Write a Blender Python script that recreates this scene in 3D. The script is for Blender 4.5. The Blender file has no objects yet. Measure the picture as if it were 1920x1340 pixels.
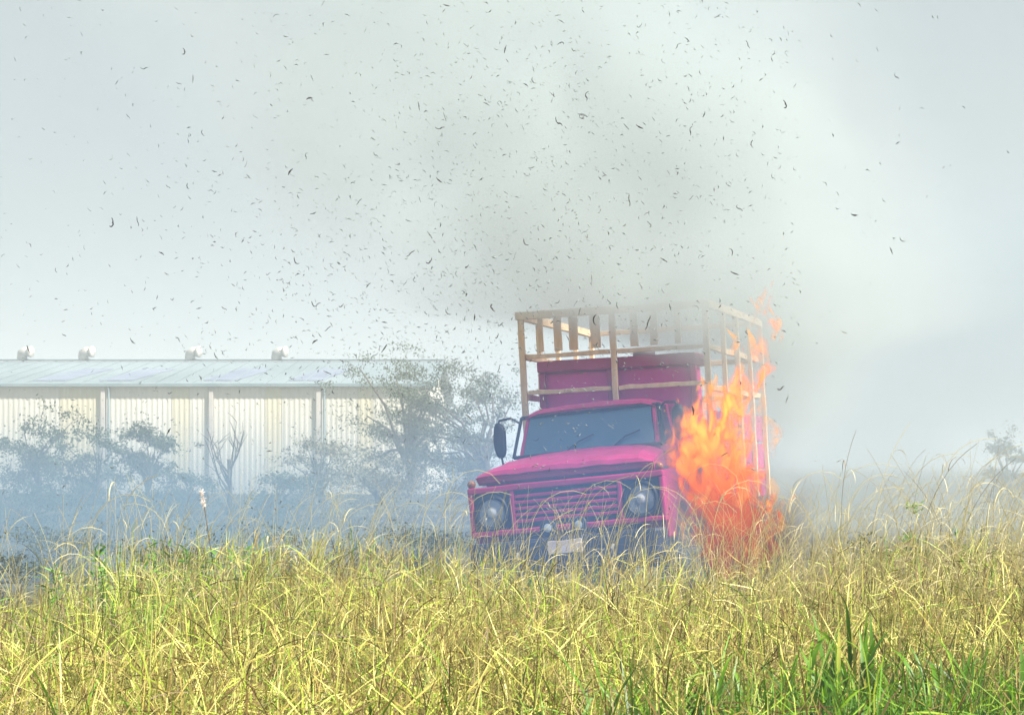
import bpy, bmesh, math, random
import numpy as np
from mathutils import Vector, Matrix, noise as mnoise

random.seed(7)
RNG = np.random.default_rng(11)
S = bpy.context.scene
COL = S.collection
R = math.radians

# ------------------------------------------------------------------ camera
EYE = 1.6                      # metres above the field
HORIZON = 870.0                # image row of the horizon in the 1920 x 1340 photograph
FPX = 85.0 / 36.0 * 1920.0     # focal length in photograph pixels
cam_data = bpy.data.cameras.new('camera')
cam = bpy.data.objects.new('camera', cam_data)
COL.objects.link(cam)
cam.location = (0, 0, EYE)
cam.rotation_euler = (R(90), 0, 0)
cam_data.lens = 85
cam_data.sensor_width = 36
cam_data.shift_y = (HORIZON - 670.0) / 1920.0
cam_data.clip_start = 0.1
cam_data.clip_end = 6000
cam_data.dof.use_dof = True
cam_data.dof.focus_distance = 15.5
cam_data.dof.aperture_fstop = 18.0
S.camera = cam


def at(px, py, y):
    """The world point that lies y metres ahead and shows at photograph pixel (px, py)."""
    return Vector(((px - 960.0) / FPX * y, y, EYE + (HORIZON - py) / FPX * y))


# ------------------------------------------------------------------ sky, sun, exposure
SUN_DIR = Vector((0.62, -0.31, 0.82)).normalized()       # towards the sun: behind the camera, to the right
world = bpy.data.worlds.new('World')
S.world = world
world.use_nodes = True
wn, wl = world.node_tree.nodes, world.node_tree.links
wn.clear()
w_out = wn.new('ShaderNodeOutputWorld')
w_bg = wn.new('ShaderNodeBackground')
w_bg.inputs['Strength'].default_value = 0.05
w_sky = wn.new('ShaderNodeTexSky')
w_sky.sky_type = 'NISHITA'
w_sky.sun_disc = False
w_sky.sun_elevation = math.asin(SUN_DIR.z)
w_sky.sun_rotation = math.atan2(SUN_DIR.x, SUN_DIR.y)
w_sky.air_density = 1.0
w_sky.dust_density = 3.0
w_sky.ozone_density = 1.0
# the whole sky is veiled by drifting smoke: pale where thick, blue where thin
w_tc = wn.new('ShaderNodeTexCoord')
w_map = wn.new('ShaderNodeMapping')
w_map.inputs['Scale'].default_value = (5.0, 5.0, 7.0)
w_map.inputs['Location'].default_value = (0.2, 0.4, 2.2)
w_noise = wn.new('ShaderNodeTexNoise')
w_noise.inputs['Scale'].default_value = 1.5
w_noise.inputs['Detail'].default_value = 3.5
w_noise.inputs['Roughness'].default_value = 0.45
w_noise.inputs['Distortion'].default_value = 0.5
w_ramp = wn.new('ShaderNodeMapRange')
w_ramp.interpolation_type = 'SMOOTHSTEP'
w_ramp.inputs['From Min'].default_value = 0.33
w_ramp.inputs['From Max'].default_value = 0.68
w_ramp.inputs['To Min'].default_value = 0.86
w_ramp.inputs['To Max'].default_value = 0.98
w_mix = wn.new('ShaderNodeMix')
w_mix.data_type = 'RGBA'
w_mix.inputs['B'].default_value = (3.85, 4.35, 4.45, 1)
wl.new(w_tc.outputs['Generated'], w_map.inputs['Vector'])
wl.new(w_map.outputs['Vector'], w_noise.inputs['Vector'])
wl.new(w_noise.outputs['Fac'], w_ramp.inputs['Value'])
wl.new(w_ramp.outputs['Result'], w_mix.inputs['Factor'])
wl.new(w_sky.outputs['Color'], w_mix.inputs['A'])
wl.new(w_mix.outputs['Result'], w_bg.inputs['Color'])
wl.new(w_bg.outputs['Background'], w_out.inputs['Surface'])

sun_data = bpy.data.lights.new('sun', 'SUN')
sun = bpy.data.objects.new('sun', sun_data)
COL.objects.link(sun)
sun_data.energy = 5.0
sun_data.angle = R(0.5)
sun_data.color = (1.0, 0.95, 0.85)
sun.rotation_euler = SUN_DIR.to_track_quat('Z', 'Y').to_euler()
sun.location = (10, -10, 20)

S.view_settings.view_transform = 'Standard'
S.view_settings.look = 'None'
S.view_settings.gamma = 1.0
S.view_settings.use_curve_mapping = False
S.view_settings.exposure = 1.55

S.render.engine = 'CYCLES'
cy = S.cycles
cy.use_denoising = True
cy.use_adaptive_sampling = True
cy.adaptive_threshold = 0.02
cy.max_bounces = 7
cy.diffuse_bounces = 2
cy.glossy_bounces = 3
cy.transmission_bounces = 4
cy.volume_bounces = 1
cy.transparent_max_bounces = 40
cy.volume_step_rate = 1.0
cy.volume_max_steps = 160
cy.caustics_reflective = False
cy.caustics_refractive = False


# ------------------------------------------------------------------ helpers
def put(o, parent=None):
    COL.objects.link(o)
    if parent is not None:
        o.parent = parent
    return o


def tag(o, label=None, cat=None, group=None, kind=None):
    if label:
        o['label'] = label
    if cat:
        o['category'] = cat
    if group:
        o['group'] = group
    if kind:
        o['kind'] = kind
    return o


def empty(name, loc, rot=(0, 0, 0)):
    o = bpy.data.objects.new(name, None)
    o.location = loc
    o.rotation_euler = rot
    o.empty_display_size = 0.2
    return put(o)


class MB:
    """Collects primitive shapes and links them as one mesh object."""

    def __init__(self):
        self.v, self.f = [], []

    def add(self, vs, fs):
        n = len(self.v)
        self.v += [tuple(p) for p in vs]
        self.f += [tuple(i + n for i in f) for f in fs]
        return self

    def box(self, x0, x1, y0, y1, z0, z1):
        vs = [(x, y, z) for z in (z0, z1) for y in (y0, y1) for x in (x0, x1)]
        return self.add(vs, [(0, 2, 3, 1), (4, 5, 7, 6), (0, 1, 5, 4), (2, 6, 7, 3), (0, 4, 6, 2), (1, 3, 7, 5)])

    def rings(self, rings, cap=True):
        """Loft through rings of equal length."""
        n = len(rings[0])
        vs = [p for r in rings for p in r]
        fs = []
        for k in range(len(rings) - 1):
            for i in range(n):
                j = (i + 1) % n
                fs.append((k * n + i, k * n + j, (k + 1) * n + j, (k + 1) * n + i))
        if cap:
            fs.append(tuple(range(n))[::-1])
            fs.append(tuple((len(rings) - 1) * n + i for i in range(n)))
        return self.add(vs, fs)

    def tube(self, pts, rad, n=8, cap=True):
        pts = [Vector(p) for p in pts]
        rads = rad if isinstance(rad, (list, tuple)) else [rad] * len(pts)
        rings = []
        ref = None
        for i, p in enumerate(pts):
            d = (pts[min(i + 1, len(pts) - 1)] - pts[max(i - 1, 0)]).normalized()
            if ref is None:
                ref = d.orthogonal().normalized()
            u = (ref - d * ref.dot(d)).normalized()
            ref = u
            w = d.cross(u)
            rings.append([p + (u * math.cos(2 * math.pi * k / n) + w * math.sin(2 * math.pi * k / n)) * rads[i] for k in range(n)])
        return self.rings(rings, cap)

    def lathe(self, prof, c, axis='Y', n=24):
        """Revolve (radius, along) pairs about an axis through c."""
        rings = []
        for r, a in prof:
            ring = []
            for k in range(n):
                t = 2 * math.pi * k / n
                u, w = r * math.cos(t), r * math.sin(t)
                if axis == 'Y':
                    ring.append((c[0] + u, c[1] + a, c[2] + w))
                elif axis == 'X':
                    ring.append((c[0] + a, c[1] + u, c[2] + w))
                else:
                    ring.append((c[0] + u, c[1] + w, c[2] + a))
            rings.append(ring)
        return self.rings(rings)

    def prism(self, poly, a0, a1, axis='X'):
        """Extrude a polygon of (u, w) pairs along an axis."""
        def P(u, w, a):
            return (a, u, w) if axis == 'X' else ((u, a, w) if axis == 'Y' else (u, w, a))
        n = len(poly)
        vs = [P(u, w, a0) for u, w in poly] + [P(u, w, a1) for u, w in poly]
        fs = [tuple(range(n))[::-1], tuple(range(n, 2 * n))]
        fs += [(i, (i + 1) % n, (i + 1) % n + n, i + n) for i in range(n)]
        return self.add(vs, fs)

    def mesh(self, name, smooth=False):
        me = bpy.data.meshes.new(name)
        me.from_pydata(self.v, [], self.f)
        bm = bmesh.new()
        bm.from_mesh(me)
        bmesh.ops.recalc_face_normals(bm, faces=bm.faces)
        bm.to_mesh(me)
        bm.free()
        if smooth:
            me.polygons.foreach_set('use_smooth', [True] * len(me.polygons))
        return me

    def build(self, name, mat, parent=None, bevel=0.0, smooth=False, seg=2):
        me = self.mesh(name, smooth)
        me.materials.append(mat)
        o = put(bpy.data.objects.new(name, me), parent)
        if bevel > 0:
            m = o.modifiers.new('bevel', 'BEVEL')
            m.width = bevel
            m.segments = seg
            m.limit_method = 'ANGLE'
            m.angle_limit = R(35)
        return o


# ------------------------------------------------------------------ materials
def new_mat(name):
    m = bpy.data.materials.new(name)
    m.use_nodes = True
    m.node_tree.nodes.clear()
    return m, m.node_tree.nodes, m.node_tree.links


def surface(name, c1, c2, scale=4.0, rough=0.6, metal=0.0, bump=0.0, stretch=(1, 1, 1), spec=0.5, detail=5.0, c3=None, coat=0.0):
    """A principled surface mottled between two or three colours with fine relief."""
    m, n, l = new_mat(name)
    out = n.new('ShaderNodeOutputMaterial')
    b = n.new('ShaderNodeBsdfPrincipled')
    tc = n.new('ShaderNodeTexCoord')
    mp = n.new('ShaderNodeMapping')
    mp.inputs['Scale'].default_value = stretch
    nz = n.new('ShaderNodeTexNoise')
    nz.inputs['Scale'].default_value = scale
    nz.inputs['Detail'].default_value = detail
    nz.inputs['Roughness'].default_value = 0.6
    rp = n.new('ShaderNodeValToRGB')
    rp.color_ramp.elements[0].position = 0.35
    rp.color_ramp.elements[0].color = (*c1, 1)
    rp.color_ramp.elements[1].position = 0.65
    rp.color_ramp.elements[1].color = (*c2, 1)
    if c3:
        e = rp.color_ramp.elements.new(0.8)
        e.color = (*c3, 1)
    l.new(tc.outputs['Object'], mp.inputs['Vector'])
    l.new(mp.outputs['Vector'], nz.inputs['Vector'])
    l.new(nz.outputs['Fac'], rp.inputs['Fac'])
    l.new(rp.outputs['Color'], b.inputs['Base Color'])
    b.inputs['Roughness'].default_value = rough
    b.inputs['Metallic'].default_value = metal
    b.inputs['Specular IOR Level'].default_value = spec
    b.inputs['Coat Weight'].default_value = coat
    if bump > 0:
        bp = n.new('ShaderNodeBump')
        bp.inputs['Strength'].default_value = bump
        bp.inputs['Distance'].default_value = 0.02
        l.new(nz.outputs['Fac'], bp.inputs['Height'])
        l.new(bp.outputs['Normal'], b.inputs['Normal'])
    l.new(b.outputs['BSDF'], out.inputs['Surface'])
    return m


def leafy(name, stops, translucency=0.35, rough=0.55):
    """Leaf or grass blade: colour from the blade's own 'tint' attribute."""
    m, n, l = new_mat(name)
    out = n.new('ShaderNodeOutputMaterial')
    a = n.new('ShaderNodeAttribute')
    a.attribute_name = 'tint'
    rp = n.new('ShaderNodeValToRGB')
    els = rp.color_ramp.elements
    els[0].position, els[0].color = stops[0][0], (*stops[0][1], 1)
    els[1].position, els[1].color = stops[-1][0], (*stops[-1][1], 1)
    for p, c in stops[1:-1]:
        e = els.new(p)
        e.color = (*c, 1)
    b = n.new('ShaderNodeBsdfPrincipled')
    b.inputs['Roughness'].default_value = rough
    b.inputs['Specular IOR Level'].default_value = 0.35
    t = n.new('ShaderNodeBsdfTranslucent')
    mx = n.new('ShaderNodeMixShader')
    mx.inputs['Fac'].default_value = translucency
    l.new(a.outputs['Fac'], rp.inputs['Fac'])
    l.new(rp.outputs['Color'], b.inputs['Base Color'])
    l.new(rp.outputs['Color'], t.inputs['Color'])
    l.new(b.outputs['BSDF'], mx.inputs[1])
    l.new(t.outputs['BSDF'], mx.inputs[2])
    l.new(mx.outputs['Shader'], out.inputs['Surface'])
    return m


def glass(name, tint, clear=0.35, rough=0.08):
    m, n, l = new_mat(name)
    out = n.new('ShaderNodeOutputMaterial')
    b = n.new('ShaderNodeBsdfPrincipled')
    b.inputs['Base Color'].default_value = (*tint, 1)
    b.inputs['Roughness'].default_value = rough
    b.inputs['Specular IOR Level'].default_value = 0.8
    t = n.new('ShaderNodeBsdfTransparent')
    mx = n.new('ShaderNodeMixShader')
    mx.inputs['Fac'].default_value = clear
    l.new(b.outputs['BSDF'], mx.inputs[1])
    l.new(t.outputs['BSDF'], mx.inputs[2])
    l.new(mx.outputs['Shader'], out.inputs['Surface'])
    return m


PAINT = surface('red_paint', (0.36, 0.006, 0.09), (0.48, 0.010, 0.14), 2.2, 0.5, 0, 0.05, c3=(0.42, 0.05, 0.15))
TANK = surface('tank_paint', (0.70, 0.02, 0.28), (0.80, 0.03, 0.35), 2.0, 0.6, 0, 0.05)
PAINT_DUSTY = surface('dusty_red_paint', (0.34, 0.03, 0.15), (0.46, 0.05, 0.20), 2.5, 0.6, 0, 0.05)
BLACK = surface('black_paint', (0.014, 0.016, 0.022), (0.03, 0.032, 0.04), 5, 0.5)
RUBBER = surface('rubber', (0.012, 0.012, 0.013), (0.03, 0.028, 0.026), 8, 0.85)
STEEL = surface('grey_steel', (0.25, 0.25, 0.26), (0.42, 0.42, 0.43), 6, 0.45, 0.7)
CHROME = surface('chrome', (0.62, 0.66, 0.70), (0.74, 0.78, 0.82), 6, 0.24, 1.0)
WOOD = surface('tan_wood', (0.64, 0.44, 0.25), (0.84, 0.62, 0.39), 2, 0.75, 0, 0.2, (6, 6, 1))
DARKWOOD = surface('dark_wood', (0.07, 0.05, 0.035), (0.13, 0.09, 0.06), 4, 0.8, 0, 0.2)
CLOTH = surface('seat_cloth', (0.03, 0.03, 0.04), (0.06, 0.06, 0.08), 10, 0.9)
AMBER = surface('amber_lens', (0.28, 0.09, 0.03), (0.36, 0.13, 0.04), 10, 0.25)
BOWL = surface('lamp_bowl', (0.50, 0.56, 0.60), (0.62, 0.68, 0.72), 14, 0.25, 0.2)
GLINT = surface('glint_white', (0.85, 0.86, 0.86), (0.92, 0.92, 0.92), 10, 0.3)  # white for the painted headlamp glint
PLATE = surface('plate_paint', (0.62, 0.52, 0.52), (0.75, 0.66, 0.66), 12, 0.5)
WINDSHIELD = glass('windscreen_glass', (0.045, 0.11, 0.17), 0.12, 0.3)
SIDEGLASS = glass('side_glass', (0.04, 0.07, 0.10), 0.5, 0.06)
LENS = glass('lamp_lens', (0.30, 0.36, 0.42), 0.75, 0.10)
SHEET_WALL = surface('cream_sheet', (0.504, 0.479, 0.412), (0.588, 0.563, 0.504), 0.35, 0.6, 0, 0.02, (0.840, 0.840, 0.252))
SHEET_CREAM = surface('yellowed_sheet', (0.504, 0.454, 0.319), (0.554, 0.512, 0.386), 0.35, 0.6, 0, 0.02, (0.840, 0.840, 0.252))
CONCRETE = surface('pale_concrete', (0.378, 0.351, 0.333), (0.468, 0.432, 0.405), 0.8, 0.8, 0, 0.1)
ROOF = surface('roof_sheet', (0.10, 0.135, 0.155), (0.15, 0.19, 0.215), 0.12, 0.55, 0.1, 0.02, (1, 0.5, 0.5))
ROOF_DARK = surface('dark_roof_patch', (0.09, 0.11, 0.17), (0.14, 0.17, 0.23), 0.3, 0.6)
GUTTER = surface('gutter_paint', (0.13, 0.19, 0.22), (0.18, 0.24, 0.27), 0.5, 0.5)
VENT = surface('vent_metal', (0.42, 0.40, 0.37), (0.55, 0.52, 0.48), 1.5, 0.4, 0.3)
BARK = surface('bark', (0.05, 0.04, 0.03), (0.11, 0.09, 0.07), 6, 0.9, 0, 0.5, (4, 4, 1))
CHAR = surface('char', (0.008, 0.008, 0.010), (0.03, 0.03, 0.035), 20, 0.85)
ASH = surface('ash', (0.09, 0.11, 0.12), (0.20, 0.23, 0.24), 20, 0.9)


# ------------------------------------------------------------------ terrain
TRUCK = Vector((0.70, 26.0, 0.0))
YAW, ROLL = R(-14.5), R(-5.6)


def sstep(a, b, t):
    t = np.clip((np.asarray(t, float) - a) / (b - a), 0, 1)
    return t * t * (3 - 2 * t)


def ground_z(x, y):
    x, y = np.asarray(x, float), np.asarray(y, float)
    z = 0.03 * np.sin(x * 1.7 + 0.6) * np.sin(y * 1.1) + 0.015 * np.clip(x, -6, 6) * sstep(6, 12, y) + 0.16 * sstep(1.2, 3.2, x) * sstep(10, 15, y)
    z = z + 0.15 * sstep(-3.5, -2.5, x) * (1 - sstep(-1.6, 0.3, x)) * sstep(11, 15.5, y) * (1 - sstep(18.5, 21, y))
    z = z - 0.25 * sstep(-3.0, -4.2, x) * sstep(13.5, 17, y)
    dx, dy = x - TRUCK.x, y - TRUCK.y
    lx = dx * math.cos(YAW) + dy * math.sin(YAW)
    near = sstep(20.5, 23.5, y) * (1 - sstep(35, 41, y)) * (1 - sstep(2.2, 5.0, np.abs(lx)))
    z = z * (1 - near) + near * math.tan(-ROLL) * np.clip(lx, -2.5, 2.5)
    far = sstep(40, 80, y)
    z = z * (1 - far) + far * 0.25 * np.sin(x * 0.07) * np.sin(y * 0.05)
    return z


xs = np.unique(np.concatenate([np.linspace(-9, 9, 91), np.linspace(-60, 60, 61), np.linspace(-1500, 1500, 31)]))
ys = np.unique(np.concatenate([np.linspace(-4, 46, 126), np.linspace(46, 200, 60), np.linspace(-80, 2600, 28)]))
gx, gy = np.meshgrid(xs, ys)
gz = ground_z(gx, gy)
nx, ny = len(xs), len(ys)
gv = np.stack([gx.ravel(), gy.ravel(), gz.ravel()], 1)
idx = np.arange(nx * ny).reshape(ny, nx)
gf = np.stack([idx[:-1, :-1].ravel(), idx[:-1, 1:].ravel(), idx[1:, 1:].ravel(), idx[1:, :-1].ravel()], 1)


def soil():
    m, n, l = new_mat('soil')
    out = n.new('ShaderNodeOutputMaterial')
    b = n.new('ShaderNodeBsdfPrincipled')
    b.inputs['Roughness'].default_value = 0.95
    b.inputs['Specular IOR Level'].default_value = 0.15
    g = n.new('ShaderNodeNewGeometry')
    big = n.new('ShaderNodeTexNoise')
    big.inputs['Scale'].default_value = 0.25
    big.inputs['Detail'].default_value = 6
    fine = n.new('ShaderNodeTexNoise')
    fine.inputs['Scale'].default_value = 9
    fine.inputs['Detail'].default_value = 7
    r1 = n.new('ShaderNodeValToRGB')
    r1.color_ramp.elements[0].position = 0.38
    r1.color_ramp.elements[0].color = (0.035, 0.033, 0.026, 1)
    r1.color_ramp.elements[1].position = 0.64
    r1.color_ramp.elements[1].color = (0.11, 0.11, 0.05, 1)
    r2 = n.new('ShaderNodeValToRGB')
    r2.color_ramp.elements[0].color = (0.45, 0.45, 0.45, 1)
    r2.color_ramp.elements[1].color = (1.5, 1.4, 1.2, 1)
    mx = n.new('ShaderNodeMix')
    mx.data_type = 'RGBA'
    mx.blend_type = 'MULTIPLY'
    mx.inputs['Factor'].default_value = 1
    bp = n.new('ShaderNodeBump')
    bp.inputs['Strength'].default_value = 0.6
    bp.inputs['Distance'].default_value = 0.05
    l.new(g.outputs['Position'], big.inputs['Vector'])
    l.new(g.outputs['Position'], fine.inputs['Vector'])
    l.new(big.outputs['Fac'], r1.inputs['Fac'])
    l.new(fine.outputs['Fac'], r2.inputs['Fac'])
    l.new(r1.outputs['Color'], mx.inputs['A'])
    l.new(r2.outputs['Color'], mx.inputs['B'])
    l.new(mx.outputs['Result'], b.inputs['Base Color'])
    l.new(fine.outputs['Fac'], bp.inputs['Height'])
    l.new(bp.outputs['Normal'], b.inputs['Normal'])
    l.new(b.outputs['BSDF'], out.inputs['Surface'])
    return m


SOIL = soil()


def np_mesh(name, verts, quads, mat, attr=None, smooth=False, parent=None, nside=4):
    me = bpy.data.meshes.new(name)
    nv, nf = len(verts), len(quads)
    me.vertices.add(nv)
    me.vertices.foreach_set('co', np.asarray(verts, np.float32).ravel())
    me.loops.add(nf * nside)
    me.loops.foreach_set('vertex_index', np.asarray(quads, np.int32).ravel())
    me.polygons.add(nf)
    me.polygons.foreach_set('loop_start', np.arange(0, nf * nside, nside, dtype=np.int32))
    if smooth:
        me.polygons.foreach_set('use_smooth', np.ones(nf, bool))
    me.update(calc_edges=True)
    if attr is not None:
        a = me.attributes.new('tint', 'FLOAT', 'POINT')
        a.data.foreach_set('value', np.asarray(attr, np.float32))
    me.materials.append(mat)
    return put(bpy.data.objects.new(name, me), parent)


ground = np_mesh('ground', gv, gf, SOIL, smooth=True)
tag(ground, kind='structure')


# ------------------------------------------------------------------ the long shed
def build_shed():
    Y = 130.0
    k = FPX / Y
    X = lambda px: (px - 960) / k
    z_eave = EYE + (HORIZON - 722) / k
    y_ridge = Y + 20.0
    z_ridge = EYE + (HORIZON - 678) / FPX * y_ridge
    x0, x1 = X(-620), X(800)
    root = empty('shed', ((x0 + x1) / 2, Y, 0))
    tag(root, 'long pale warehouse with a low grey roof and white ribbed walls behind the smoke', 'building')
    ox = root.location.x
    # ribbed wall sheets between the pilasters
    pil = [-610, -410, -208, -8, 193, 396, 597, 785]
    edges = sorted(set([x0] + [X(p) for p in pil] + [x1]))
    n_sheet = 0
    cream = [(322, 356), (497, 528), (672, 700), (112, 190), (-80, -40)]
    cuts = sorted(set(edges + [X(a) for c in cream for a in c]))
    cuts = [c for c in cuts if x0 <= c <= x1]
    for a, b in zip(cuts[:-1], cuts[1:]):
        mid = (a + b) / 2
        is_cream = any(X(c[0]) <= mid <= X(c[1]) for c in cream)
        pts, x, up = [], a, False
        while x < b - 1e-6:
            pts.append((x - ox, -0.014 if up else 0.0))
            nxt = min(x + 0.14, b)
            pts.append((nxt - ox - 0.03, -0.014 if up else 0.0))
            x, up = nxt, not up
        outline = pts + [(b - ox, 0.12), (a - ox, 0.12)]
        w = MB()
        # front ribs as a strip
        nn = len(pts)
        w.add([(p[0], p[1], 0.0) for p in pts] + [(p[0], p[1], z_eave - 0.02) for p in pts],
              [(i, i + 1, i + 1 + nn, i + nn) for i in range(nn - 1)])
        w.box(a - ox + 0.003, b - ox - 0.003, 0.02, 0.14, 0, z_eave - 0.03)
        o = w.build('wall_panel', SHEET_CREAM if is_cream else SHEET_WALL, root)
        n_sheet += 1
    for p in pil:
        MB().box(X(p) - ox - 0.12, X(p) - ox + 0.12, -0.15, -0.055, 0, z_eave - 0.11).build('pilaster', CONCRETE, root, 0.02)
    depth = y_ridge - Y
    # sloping roof with thickness and standing ribs
    rf = MB()
    rf.prism([(-0.10, z_eave + 0.05), (depth, z_ridge), (depth, z_ridge - 0.25), (-0.10, z_eave - 0.05)], x0 - ox - 0.5, x1 - ox + 0.5)
    roof = rf.build('roof', ROOF, root)
    rb = MB()
    slope = (z_ridge - z_eave - 0.05) / (depth + 0.1)
    x = x0 - ox
    while x < x1 - ox:
        rb.prism([(-0.08, z_eave + 0.055), (depth, z_ridge + 0.005), (depth, z_ridge + 0.055), (-0.08, z_eave + 0.105)], x, x + 0.06)
        x += 1.0
    rb.build('roof_rib', ROOF, roof)['kind'] = 'stuff'
    MB().box(x0 - ox - 0.5, x1 - ox + 0.5, -0.26, -0.11, z_eave - 0.10, z_eave + 0.12).build('gutter', GUTTER, root, 0.03)
    MB().box(x0 - ox - 0.5, x1 - ox + 0.5, depth - 0.3, depth + 0.3, z_ridge + 0.06, z_ridge + 0.16).build('ridge_cap', ROOF, root, 0.03)
    # back wall and gable so that the building is closed
    MB().box(x0 - ox, x1 - ox, depth * 2 - 0.1, depth * 2, 0, z_eave).build('back_wall', SHEET_WALL, root)
    MB().prism([(depth + 0.05, z_ridge), (depth * 2 + 0.6, z_eave), (depth * 2 + 0.6, z_eave - 0.2), (depth + 0.05, z_ridge - 0.25)], x0 - ox - 0.5, x1 - ox + 0.5).build('roof', ROOF, root)
    for gxx in (x0 - ox, x1 - ox - 0.15):
        MB().prism([(0.15, 0), (0.15, z_eave - 0.1), (depth, z_ridge - 0.3), (depth * 2 - 0.15, z_eave - 0.1), (depth * 2 - 0.15, 0)], gxx, gxx + 0.15).build('gable_wall', SHEET_WALL, root)
    # darker slanted patches laid on the slope
    for pa in (85, 212, 412, 575):
        ya, yb = 2.5, 12.5
        xa = X(pa) - ox
        zf = lambda yy: z_eave + 0.05 + slope * (yy + 0.1) + 0.012
        MB().add([(xa - 1.2, ya, zf(ya)), (xa + 0.6, ya, zf(ya)), (xa + 1.6, yb, zf(yb)), (xa - 0.2, yb, zf(yb)),
                  (xa - 1.2, ya, zf(ya) + .03), (xa + 0.6, ya, zf(ya) + .03), (xa + 1.6, yb, zf(yb) + .03), (xa - 0.2, yb, zf(yb) + .03)],
                 [(0, 1, 2, 3), (4, 5, 6, 7), (0, 1, 5, 4), (1, 2, 6, 5), (2, 3, 7, 6), (3, 0, 4, 7)]).build('roof_sheet', ROOF_DARK, roof)
    # ridge ventilators: round neck, swollen cowl turned to the right
    first = None
    for pv in (-180, 45, 160, 360, 522):
        if first is None:
            v = MB().tube([(-0.15, 0, 0), (-0.15, 0, 0.3), (-0.1, -0.05, 0.55), (0.12, -0.12, 0.72), (0.42, -0.2, 0.72)], [0.42, 0.40, 0.44, 0.42, 0.40], 16)
            first = v.build('roof_vent', VENT, root, smooth=True)
            h = MB().tube([(0.40, -0.19, 0.72), (0.62, -0.26, 0.70), (0.66, -0.27, 0.70)], [0.46, 0.50, 0.46], 16)
            hood = h.build('cowl', VENT, first, smooth=True)
            first.scale = (0.8, 0.8, 0.72)
            first.location = (X(pv) * y_ridge / Y - ox, depth, z_ridge + 0.1)
        else:
            c = first.copy()
            COL.objects.link(c)
            c.location = (X(pv) * y_ridge / Y - ox, depth, z_ridge + 0.1)
            d = hood.copy()
            COL.objects.link(d)
            d.parent = c
    # downpipes at some bays
    for p in (193, 597, -208):
        MB().tube([(X(p) - ox + 0.32, -0.14, 0), (X(p) - ox + 0.32, -0.14, z_eave - 0.4), (X(p) - ox + 0.32, -0.18, z_eave - 0.11)], 0.06, 8).build('downpipe', GUTTER, root)


build_shed()

# ------------------------------------------------------------------ trees and bushes beyond the field
LEAF_DARK = leafy('dark_foliage', [(0.0, (0.022, 0.035, 0.018)), (0.5, (0.045, 0.07, 0.03)), (1.0, (0.085, 0.11, 0.05))], 0.25)
LEAF_DRY = leafy('dry_foliage', [(0.0, (0.10, 0.10, 0.07)), (0.5, (0.17, 0.16, 0.10)), (1.0, (0.26, 0.24, 0.15))], 0.25)
LEAF_GREEN = leafy('green_foliage', [(0.0, (0.04, 0.10, 0.015)), (0.5, (0.09, 0.22, 0.03)), (1.0, (0.18, 0.36, 0.06))], 0.4)


def leaf_cloud(blobs, n, size, rng):
    """Leaf-sized faces spread unevenly through lobes (centre, radii)."""
    vols = np.array([b[1][0] * b[1][1] * b[1][2] for b in blobs]) ** 0.7
    pick = rng.choice(len(blobs), n, p=vols / vols.sum())
    c = np.array([b[0] for b in blobs])[pick]
    r = np.array([b[1] for b in blobs])[pick]
    d = rng.normal(size=(n, 3))
    d /= np.linalg.norm(d, axis=1)[:, None]
    rad = rng.random(n) ** 0.5 * (1 + 0.38 * np.abs(rng.normal(size=n)) ** 2)
    p = c + d * r * rad[:, None] + rng.normal(0, 0.06, (n, 3)) * r
    # thin out by a coarse noise so that gaps open
    h = np.sin(p[:, 0] * 3.1 / size * 0.12 + 1.3) * np.sin(p[:, 1] * 2.7 / size * 0.12) + np.sin(p[:, 2] * 3.7 / size * 0.12 + p[:, 0] * 2)
    keep = h > -0.35
    p, pick = p[keep], pick[keep]
    n = len(p)
    a = rng.normal(size=(n, 3))
    a /= np.linalg.norm(a, axis=1)[:, None]
    b = np.cross(a, rng.normal(size=(n, 3)))
    b /= np.linalg.norm(b, axis=1)[:, None]
    s = size * 0.72 * (0.5 + 0.9 * rng.random(n))[:, None]
    v = np.stack([p - a * s, p + b * s * 0.45, p + a * s, p - b * s * 0.45], 1).reshape(-1, 3)
    f = np.arange(n * 4).reshape(-1, 4)
    t = np.clip(rng.random(len(blobs))[pick] * 0.6 + rng.random(n) * 0.5, 0, 1)
    return v, f, np.repeat(t, 4)


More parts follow.
